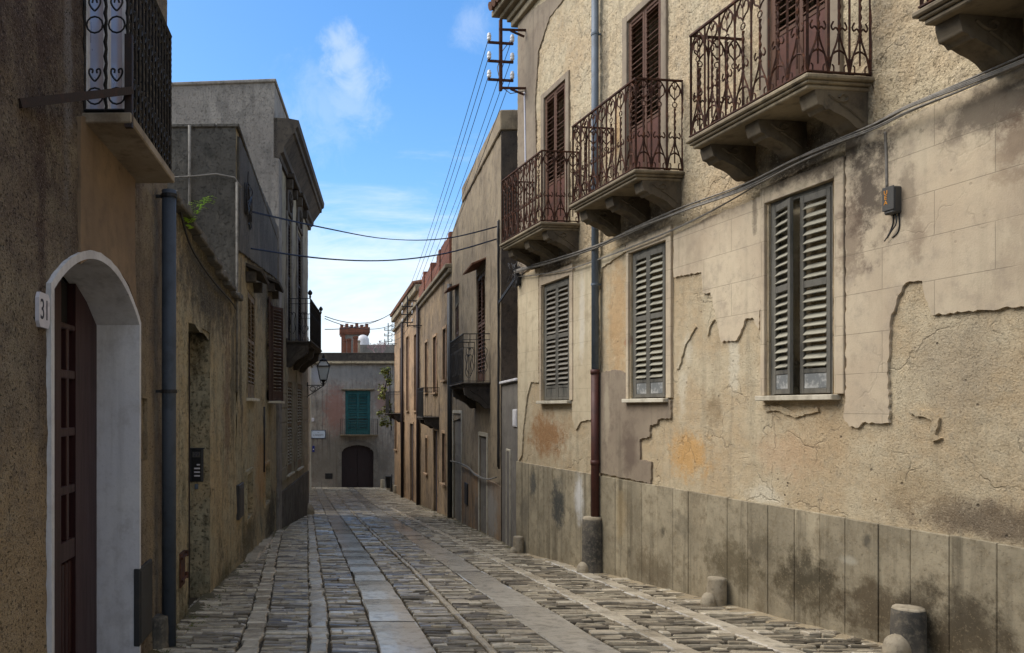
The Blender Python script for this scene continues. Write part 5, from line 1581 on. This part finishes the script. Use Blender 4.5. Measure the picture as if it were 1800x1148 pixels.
# ================================================================== THE STREET
def xleft(y):
    if y < 20.65: return LX(y)
    if y < 28.6: return -1.066 + .086 * (y - 20.7)
    return -.48
def xright(y):
    if y < 15.04: return 5.867 - .14 * y
    if y < 17.2: return 3.77 + (y - 15.04) * .085
    if y < 26: return 3.96 + .0443 * (y - 17.2)
    if y < 49: return 4.35 + (y - 26) * .0145
    return 8.0
b = NB('mortar_dirt')
n1 = b.noise(1.3, 5, .6); n2 = b.noise(30, 4, .6)
col = b.mix(n1, srgb(56, 50, 42), srgb(86, 78, 64)); col = b.mix(b.step(n2, .5, .7), col, srgb(98, 88, 72))
M['dirt'] = b.done(col, .95, b.bump(n2, .6, .02), spec=.15)
def stone_mat(name, c1, c2, c3, rlo, rhi, bs=.5):
    b = NB(name)
    g = b.n('ShaderNodeNewGeometry'); rnd = g.outputs['Random Per Island']
    col = b.ramp(rnd, [(0, c1), (.5, c2), (1, c3)])
    big = b.noise(.55, 4, .6); fine = b.noise(42, 4, .65); mid = b.noise(9, 4, .6)
    col = b.mix(b.math('MULTIPLY', b.step(mid, .45, .7), .45), col, srgb(74, 68, 60))
    col = b.mix(b.math('MULTIPLY', b.step(fine, .55, .75), .35), col, srgb(52, 48, 42))
    col = b.mix(b.math('MULTIPLY', b.step(b.noise(1.1, 4, .6, b.mapping((1, 1, 1), (3, 8, 0))), .55, .75), .3), col, srgb(150, 132, 104))
    r = b.n('ShaderNodeMapRange'); b.l(b.math('ADD', b.math('MULTIPLY', big, .7), b.math('MULTIPLY', mid, .3)), r.inputs[0])
    r.inputs[1].default_value = .35; r.inputs[2].default_value = .65; r.inputs[3].default_value = rlo; r.inputs[4].default_value = rhi
    h = b.math('ADD', mid, b.math('MULTIPLY', fine, .5))
    return b.done(col, r.outputs[0], b.bump(h, bs, .012), spec=.5)
M['cobble'] = stone_mat('cobble_stone', srgb(202, 189, 163), srgb(154, 142, 121), srgb(102, 93, 79), .14, .42)
M['strip'] = stone_mat('smooth_track_stone', srgb(206, 198, 182), srgb(192, 184, 168), srgb(176, 168, 153), .07, .22, .3)
M['pale_stone'] = stone_mat('pale_flag_stone', srgb(216, 204, 180), srgb(200, 187, 164), srgb(172, 160, 138), .08, .30)

# ground sheet
ys = np.concatenate([np.arange(-12, 62, 1.0), np.arange(62, 160, 8)])
xs = np.array([-60, -20, -6, -3, 0, 3, 6, 10, 25, 70])
mb = MB()
for y in ys:
    for x in xs: mb.v.append((float(x), float(y), gz(y) - .026))
nx = len(xs)
for j in range(len(ys) - 1):
    for i in range(nx - 1):
        mb.f.append([j * nx + i, j * nx + i + 1, (j + 1) * nx + i + 1, (j + 1) * nx + i]); mb.m.append(0); mb.sm.append(True)
g = mb.build('ground', M['dirt'], fix=False); g['kind'] = 'structure'

class Stones:
    def __init__(s): s.v = []; s.f = []; s.rnd = random.Random(17)
    def add(s, x0, x1, y0, y1, h=.018, jit=.012, inset=.008, tilt=.006, skew=0.0, up=0.0):
        r = s.rnd
        b = len(s.v)
        hz = h + r.uniform(-tilt, tilt) + up
        c = [(x0, y0), (x1, y0), (x1, y1), (x0, y1)]
        c = [(x + r.uniform(-jit, jit), y + r.uniform(-jit, jit) + skew * x) for x, y in c]
        ta = r.uniform(-tilt, tilt); tb = r.uniform(-tilt, tilt)
        mx = sum(p[0] for p in c) / 4; my = sum(p[1] for p in c) / 4
        w = max(.02, x1 - x0); d = max(.02, y1 - y0)
        for k, (q, dz) in enumerate(((0, -.05), (.0, -.012), (inset, 0))):
            for i, (x, y) in enumerate(c):
                fx = 1 - q * 2 / w if q else 1; fy = 1 - q * 2 / d if q else 1
                X = mx + (x - mx) * max(.3, fx); Y = my + (y - my) * max(.3, fy)
                s.v.append((X, Y, gz(Y) + hz + dz + ((x - mx) / w * ta + (y - my) / d * tb if k else 0)))
        for k in range(2):
            for i in range(4):
                j = (i + 1) % 4
                s.f.append((b + k * 4 + i, b + k * 4 + j, b + k * 4 + 4 + j, b + k * 4 + 4 + i))
        # domed top
        s.v.append((mx + r.uniform(-.1, .1) * w, my + r.uniform(-.1, .1) * d, gz(my) + hz + r.uniform(-.001, .003)))
        t = b + 12
        for i in range(4): s.f.append((b + 8 + i, b + 8 + (i + 1) % 4, t))
    def build(s, name, mat):
        me = bpy.data.meshes.new(name)
        me.from_pydata(s.v, [], s.f); me.materials.append(mat); me.update()
        o = bpy.data.objects.new(name, me); COL.objects.link(o); o['kind'] = 'structure'
        return o

def lerp_tab(tab):
    ys_, xs_ = zip(*tab)
    return lambda y: float(np.interp(y, ys_, xs_))
A_ = lerp_tab([(0, .74), (10, .74), (15, .68), (21, .61), (30, .47), (40, .30), (47, .17), (56, 0)])
B_ = lambda y: 2.26
C_ = lerp_tab([(0, .02), (8.6, 0), (12, -.06), (19, -.16), (28, -.3), (40, -.4)])
D_ = lerp_tab([(0, -.56), (7, -.59), (8.6, -.63), (12, -.75), (15, -.86), (20, -1.0), (24, -.9)])
E_ = lerp_tab([(0, 1.43), (12, 1.45), (19, 1.36), (30, 1.28), (50, 1.1)])
G_ = lambda y: 3.05
H_ = lambda y: 3.92
bands = [(D_, .17, 'pale', 23), (C_, .17, 'pale', 30), (A_, .45, 'strip', 56), (E_, .07, 'edge', 50), (B_, .46, 'strip', 56), (G_, .17, 'pale', 34), (H_, .2, 'pale', 13.5)]
ST = {'cob': Stones(), 'strip': Stones(), 'pale': Stones()}
YN, YF = 2.2, 56
for (fn, w, kind, yend) in bands:
    y = YN + random.random() * .5
    while y < yend:
        if kind == 'strip': L = random.uniform(.9, 1.9)
        elif kind == 'edge': L = random.uniform(.25, .7)
        else: L = random.uniform(.18, .36)
        c0, c1 = fn(y), fn(y + L)
        c = (c0 + c1) / 2
        if kind == 'strip':
            k = max(1, int(L / .45)); ww = w / 2 + random.uniform(-.012, .012)
            S = ST['strip']; r = S.rnd; b0 = len(S.v)
            rows = []
            up = random.uniform(-.004, .004)
            for j in range(k + 1):
                yy = y + .006 + (L - .012) * j / k; cc = fn(yy)
                je = [r.uniform(-.014, .014) for _ in range(2)]
                rows.append([(cc - ww + je[0], -.05), (cc - ww + je[0], .006), (cc - ww + .012 + je[0], .016 + up), (cc - ww * .3, .018 + up + r.uniform(-.002, .002)), (cc + ww * .3, .018 + up + r.uniform(-.002, .002)), (cc + ww - .012 + je[1], .016 + up), (cc + ww + je[1], .006), (cc + ww + je[1], -.05)])
                sk = random.uniform(-.02, .02) if j in (0, k) else 0
                for q, (xx, dz) in enumerate(rows[-1]): S.v.append((xx, yy + sk * (q - 3.5) / 4, gz(yy) + dz - (.012 if j in (0, k) and 1 < q < 6 else 0)))
            for j in range(k):
                for q in range(7):
                    S.f.append((b0 + j * 8 + q, b0 + j * 8 + q + 1, b0 + (j + 1) * 8 + q + 1, b0 + (j + 1) * 8 + q))
        elif kind == 'edge':
            ST['pale'].add(c - w / 2, c + w / 2, y + .005, y + L - .005, .026, .01, .01, .006)
        else:
            ww = w * random.uniform(.85, 1.15)
            if xleft(y) + .1 < c < xright(y) - .1: ST['pale'].add(c - ww / 2, c + ww / 2, y + .008, y + L - .008, .018, .016, .012, .006, up=.004)
        y += L
y = YN
cross = y + .4
while y < YF:
    far = y > 26
    p = random.uniform(.032, .062) * (1 if y < 14 else 1.25 if y < 26 else 1.8)
    edges = [(xleft(y) - .1, 0)]
    for (fn, w, kind, yend) in bands:
        c = fn(y)
        if y < yend and edges[0][0] < c < xright(y): edges.append((c, w))
    edges.append((xright(y) + .1, 0))
    flag = y > cross
    if flag: cross = y + random.uniform(.6, 1.05)
    for (a, wa), (c, wc) in zip(edges[:-1], edges[1:]):
        x = a + wa / 2 + .02; xe = c - wc / 2 - .02
        mid = (a + c) / 2
        side = mid > 2.6 or mid < .4
        wob = 0.03 * math.sin(mid * 3 + y * .7)
        while x < xe - .03:
            L = random.uniform(.10, .42) * (1 if not far else 1.5)
            x2 = min(x + L, xe)
            if xe - x2 < .06: x2 = xe
            dark = random.random() < .09
            if flag and random.random() < (.85 if side else .6):
                ST['pale'].add(x + .004, x2 - .004, y, y + p * 2.1, .022, .012, .010, .006, up=.005)
            elif not dark:
                ST['cob'].add(x + .004, x2 - .004, y + .005 + wob * .2, y + p - .005 + wob * .2, .012, .010, .006, .012, skew=random.uniform(-.02, .02))
            x = x2
    y += p * (2.15 if flag else 1.0)
for k, nm, mt in (('cob', 'cobblestone_paving', 'cobble'), ('strip', 'stone_tracks', 'strip'), ('pale', 'flagstone_bands', 'pale_stone')):
    o = ST[k].build(nm, M[mt])
print('stones', {k: len(s.v) // 13 for k, s in ST.items()})

# the step of pale stones along the left wall
def step_stone(y0, y1, w, h, seed):
    m = MB(); rnd = random.Random(seed)
    y = y0
    while y < y1:
        L = rnd.uniform(.5, .9); yy = min(y + L, y1)
        x = xleft((y + yy) / 2)
        m.cbox(x - .05, x + w + rnd.uniform(-.02, .02), y + .006, yy - .006, -.2, gz((y + yy) / 2) + h if False else h, .03, Matrix.Translation((0, 0, gz((y + yy) / 2))))
        y = yy
    return m
o = step_stone(13.3, 17.4, .2, .05, 2).build('kerb', M['pale_stone']); o['kind'] = 'structure'

# grit and sand washed against the foot of the walls
def grit(name, edge, sgn, w, y0, y1, mat, seed):
    m = MB(); ys_ = np.arange(y0, y1, .07); k = 9
    for j, y in enumerate(ys_):
        ww = w * (.55 + 1.1 * float(vnoise(np.array(y * 1.3), np.array(seed * 1.0), seed)))
        for i in range(k):
            f = i / (k - 1)
            z = .030 - .05 * f ** 1.5 + .022 * float(fbm(np.array(y * 5.0), np.array(f * w * 9), 3, seed))
            m.v.append((edge(y) + sgn * (ww * f - .04), float(y), gz(y) + z))
        if j:
            for i in range(k - 1):
                a = (j - 1) * k + i
                m.f.append([a, a + 1, a + k + 1, a + k]); m.m.append(0); m.sm.append(True)
    o = m.build(name, mat); o['kind'] = 'stuff'
b = NB('washed_grit')
n1 = b.noise(5, 5, .65); n2 = b.noise(70, 3, .7)
col = b.mix(n1, srgb(128, 112, 88), srgb(188, 172, 142)); col = b.mix(b.math('MULTIPLY', b.step(n2, .55, .68), .6), col, srgb(84, 74, 60))
M['grit'] = b.done(col, .95, b.bump(n2, .8, .015), spec=.15)
b = NB('dark_grit')
n1 = b.noise(5, 5, .65); n2 = b.noise(70, 3, .7)
col = b.mix(n1, srgb(84, 76, 60), srgb(112, 104, 78)); col = b.mix(b.math('MULTIPLY', b.step(n2, .55, .68), .6), col, srgb(60, 62, 38))
M['grit_dark'] = b.done(col, .95, b.bump(n2, .8, .015), spec=.15)
grit('sandy_grit', xright, -1, .30, 3, 15, M['grit'], 4)
grit('dark_grit', xright, -1, .22, 15, 40, M['grit_dark'], 5)
grit('dark_grit', xleft, 1, .18, 4, 28, M['grit_dark'], 6)

# weeds and moss in the joints along the walls: nobody could count them
rnd = random.Random(21)
m = MB()
def tuft(x, y, s_, n):
    for _ in range(n):
        an = rnd.uniform(0, 6.28); L = s_ * rnd.uniform(.5, 1.2); d = Vector((math.cos(an), math.sin(an), 0))
        p = Vector((x + rnd.gauss(0, s_ * .5), y + rnd.gauss(0, s_ * .5), gz(y) + .0))
        sd = Vector((-d.y, d.x, 0)) * L * .12
        m.add([p - sd, p + sd, p + d * L * .4 + Vector((0, 0, L * .7)) + sd * .6, p + d * L * .8 + Vector((0, 0, L * .8))], [(0, 1, 2, 3)])
for _ in range(150):
    y = rnd.uniform(4.5, 9.5); tuft(xleft(y) + abs(rnd.gauss(0.05, .1)), y, .025, 12)
for _ in range(110):
    y = rnd.uniform(9.5, 20); tuft(xleft(y) + .03 + abs(rnd.gauss(0, .08)), y, .03, 7)
for _ in range(160):
    y = rnd.uniform(9, 34); tuft(xright(y) - .05 - abs(rnd.gauss(0, .1)), y, .022, 6)
for _ in range(140):
    y = rnd.uniform(17, 32); tuft(xright(y) - .1 - abs(rnd.gauss(0, .25)), y, .035, 6)
o = m.build('weeds', M['weed'], fix=False); o['kind'] = 'stuff'
# ================================================================== WIRES OVER THE STREET
def span(a, b, sag, n=14):
    a = Vector(a); b = Vector(b)
    return [a.lerp(b, i / n) - Vector((0, 0, sag * 4 * (i / n) * (1 - i / n))) for i in range(n + 1)]
def wm(fac_empty, p): 
    return fac_empty.matrix_world @ Vector(p)
bpy.context.view_layer.update()
wl = ['top outer', 'top inner', 'middle outer', 'middle inner', 'lowest outer', 'lowest inner']
for k in range(6):
    a = brA.matrix_world @ Vector(insA[k]); c = brB.matrix_world @ Vector(insB[k])
    world_tube('overhead_wire', span(a, c, .35), .0065, M['cable_blue'], 'overhead wire from the %s insulator of the rusty bracket to the dark bracket' % wl[k], 'wire', 'overhead wires along the right side', 4)
    a2 = brC.matrix_world @ Vector(insC[k])
    world_tube('overhead_wire', span(c, a2, .3), .012, M['cable_dark'], 'far overhead wire from the %s insulator of the dark bracket to the last bracket' % wl[k], 'wire', 'overhead wires at the far right', 4)
def cross(pts, r, label, **k):
    return world_tube('street_cable', pts, r, M['cable_blue'], label, 'cable', 'cables slung across the street', **k)
pA = L2b.W(L2b.P(440, 372)[0], .02, L2b.P(440, 372)[1]); pB = R2.W(R2.P(876, 398)[0], .02, R2.P(876, 398)[1])
def across(p, q, mids, n=26):
    """cable from p to q whose hang is given by drops at fractions of the way"""
    tt = [0] + [m_[0] for m_ in mids] + [1]; dd = [0] + [m_[1] for m_ in mids] + [0]
    sm = curve2(list(zip(tt, dd)), 6)
    return [p.lerp(q, t_) - Vector((0, 0, d_)) for t_, d_ in sm]
cross(across(pA, pB, [(.25, .22), (.5, .38), (.75, .32)]), .008, 'higher thin cable slung across the street', strands=2, jitter=.012)
pA = L2b.W(L2b.P(437, 436)[0], .02, L2b.P(437, 436)[1]); pB = R2.W(R2.P(874, 420)[0], .02, R2.P(874, 420)[1])
cross(across(pA, pB, [(.25, .24), (.5, .34), (.75, .26)]), .013, 'lower thick beaded cable slung across the street', strands=2, jitter=.012)
for (pa, pb, Ya, Yb_, lab, sg) in (((571, 556), (700, 541), 27, 44, 'faint high cable from the black balcony towards the ochre house', .5), ((571, 560), (700, 566), 28.4, 46, 'faint lower cable from the black balcony towards the ochre house', .4),
                                  ((571, 579), (697, 545), 28.4, 47, 'cable climbing across in front of the brick-topped tower', .3)):
    world_tube('distant_cable', span(at(pa[0], pa[1], Ya), at(pb[0], pb[1], Yb_), sg), .014, M['cable_dark'], lab, 'cable', None, 4)
pts = [L2.W(L2.P(px, py, .04)[0], .04, L2.P(px, py, .04)[1]) for px, py in curve2([(312, 350), (330, 420), (352, 462), (380, 500), (405, 528), (416, 545)], 4)]
world_tube('wall_cable', pts, .012, M['cable_dark'], 'black cable sagging under the coping of the low mossy wall', n=5)

# ================================================================== CAMERA, SKY AND LIGHT
cam = bpy.data.cameras.new('camera'); co = bpy.data.objects.new('camera', cam); COL.objects.link(co)
co.location = (0, 0, EYE); co.rotation_euler = (PI / 2, 0, 0)
cam.sensor_width = 36; cam.sensor_fit = 'HORIZONTAL'; cam.lens = F / 1800 * 36
cam.shift_x = (900 - CX) / 1800; cam.shift_y = (HY - 574) / 1800
cam.clip_end = 2000; cam.clip_start = .05
scene.camera = co
scene.cycles.max_bounces = 6; scene.cycles.diffuse_bounces = 4; scene.cycles.glossy_bounces = 3; scene.cycles.transmission_bounces = 4

SUN_EL, SUN_AZ = math.radians(50), math.radians(282)        # compass: 0 = +Y, clockwise; 282 = from the left, a little ahead
w = bpy.data.worlds.new('World'); scene.world = w; w.use_nodes = True
nt = w.node_tree; nt.nodes.clear()
N = lambda t, **k: (lambda nd: ([setattr(nd, a, b_) for a, b_ in k.items()], nd)[1])(nt.nodes.new(t))
out = N('ShaderNodeOutputWorld'); bg = N('ShaderNodeBackground'); nt.links.new(bg.outputs[0], out.inputs[0])
sky = N('ShaderNodeTexSky', sky_type='NISHITA'); sky.sun_disc = False; sky.sun_elevation = SUN_EL; sky.sun_rotation = SUN_AZ
sky.air_density = 1.0; sky.dust_density = 1.2; sky.ozone_density = 2.2
bg.inputs['Strength'].default_value = 0.12
tc = N('ShaderNodeTexCoord')
def mth(op, a, b_=None, c=None):
    nd = N('ShaderNodeMath', operation=op)
    for i, v in enumerate((a, b_, c)):
        if v is None: continue
        if isinstance(v, (int, float)): nd.inputs[i].default_value = v
        else: nt.links.new(v, nd.inputs[i])
    return nd.outputs[0]
def vdist(d):
    nd = N('ShaderNodeVectorMath', operation='DISTANCE'); nt.links.new(tc.outputs['Generated'], nd.inputs[0]); nd.inputs[1].default_value = Vector(d).normalized()
    return nd.outputs['Value']
def pdir(px, py): return ((px - CX) / F, 1, (HY - py) / F)
def wnoise(scale, detail, rough=.6, sc=(1, 1, 1)):
    mp = N('ShaderNodeMapping'); nt.links.new(tc.outputs['Generated'], mp.inputs[0]); mp.inputs['Scale'].default_value = sc
    nd = N('ShaderNodeTexNoise'); nt.links.new(mp.outputs[0], nd.inputs['Vector']); nd.inputs['Scale'].default_value = scale; nd.inputs['Detail'].default_value = detail; nd.inputs['Roughness'].default_value = rough
    nd.inputs['Distortion'].default_value = .4
    return nd.outputs['Fac']
def ss(v, lo, hi):
    nd = N('ShaderNodeMapRange', interpolation_type='SMOOTHSTEP'); nt.links.new(v, nd.inputs[0]); nd.inputs[1].default_value = lo; nd.inputs[2].default_value = hi
    return nd.outputs[0]
nz = wnoise(24, 7, .68); nz2 = wnoise(5, 5, .6)
cloud = None
for (px, py, r, a) in ((592, 76, .016, .34), (604, 108, .022, .36), (622, 145, .028, .32), (610, 178, .032, .22), (570, 195, .045, .16), (548, 425, .03, .4), (838, 40, .022, .2), (575, 465, .035, .25)):
    d = mth('ADD', mth('DIVIDE', vdist(pdir(px, py)), r), mth('MULTIPLY', mth('SUBTRACT', nz, .5), 3.4))
    c = mth('MULTIPLY', mth('SUBTRACT', 1.0, ss(d, .05, 1.6)), a)
    cloud = c if cloud is None else mth('MAXIMUM', cloud, c)
sp = N('ShaderNodeSeparateXYZ'); nt.links.new(tc.outputs['Generated'], sp.inputs[0])
low = mth('MULTIPLY', mth('SUBTRACT', 1.0, ss(mth('ADD', sp.outputs[2], mth('MULTIPLY', mth('SUBTRACT', wnoise(4, 6, .66, (1, 1, 5)), .5), .42)), .07, .30)), .85)
cloud = mth('MAXIMUM', cloud, low)
# broken cloud added beside, above and behind the view, as brighter, whiter fill light
away = ss(vdist(pdir(640, 200)), .55, .95)
wide = mth('MULTIPLY', mth('MULTIPLY', ss(wnoise(2.2, 6, .6), .38, .62), away), .9)
cloud = mth('MAXIMUM', cloud, wide)
mx = N('ShaderNodeMix', data_type='RGBA'); nt.links.new(cloud, mx.inputs[0])
hs = N('ShaderNodeHueSaturation'); hs.inputs['Saturation'].default_value = 1.32; hs.inputs['Value'].default_value = 0.92
nt.links.new(sky.outputs[0], hs.inputs['Color']); nt.links.new(hs.outputs[0], mx.inputs[6]); mx.inputs[7].default_value = (4.0, 4.2, 4.4, 1)
nt.links.new(mx.outputs[2], bg.inputs['Color'])

sl_ = bpy.data.lights.new('sun', 'SUN'); so = bpy.data.objects.new('sun', sl_); COL.objects.link(so)
sl_.energy = 1.75; sl_.angle = math.radians(50); sl_.color = (1.0, .955, .89)
dvec = Vector((math.sin(SUN_AZ) * math.cos(SUN_EL), math.cos(SUN_AZ) * math.cos(SUN_EL), math.sin(SUN_EL)))
so.rotation_euler = dvec.to_track_quat('Z', 'Y').to_euler(); so.location = (-20, 20, 40)

vs = scene.view_settings
vs.view_transform = 'Standard'; vs.look = 'None'; vs.gamma = 1; vs.exposure = 1.18; vs.use_curve_mapping = False
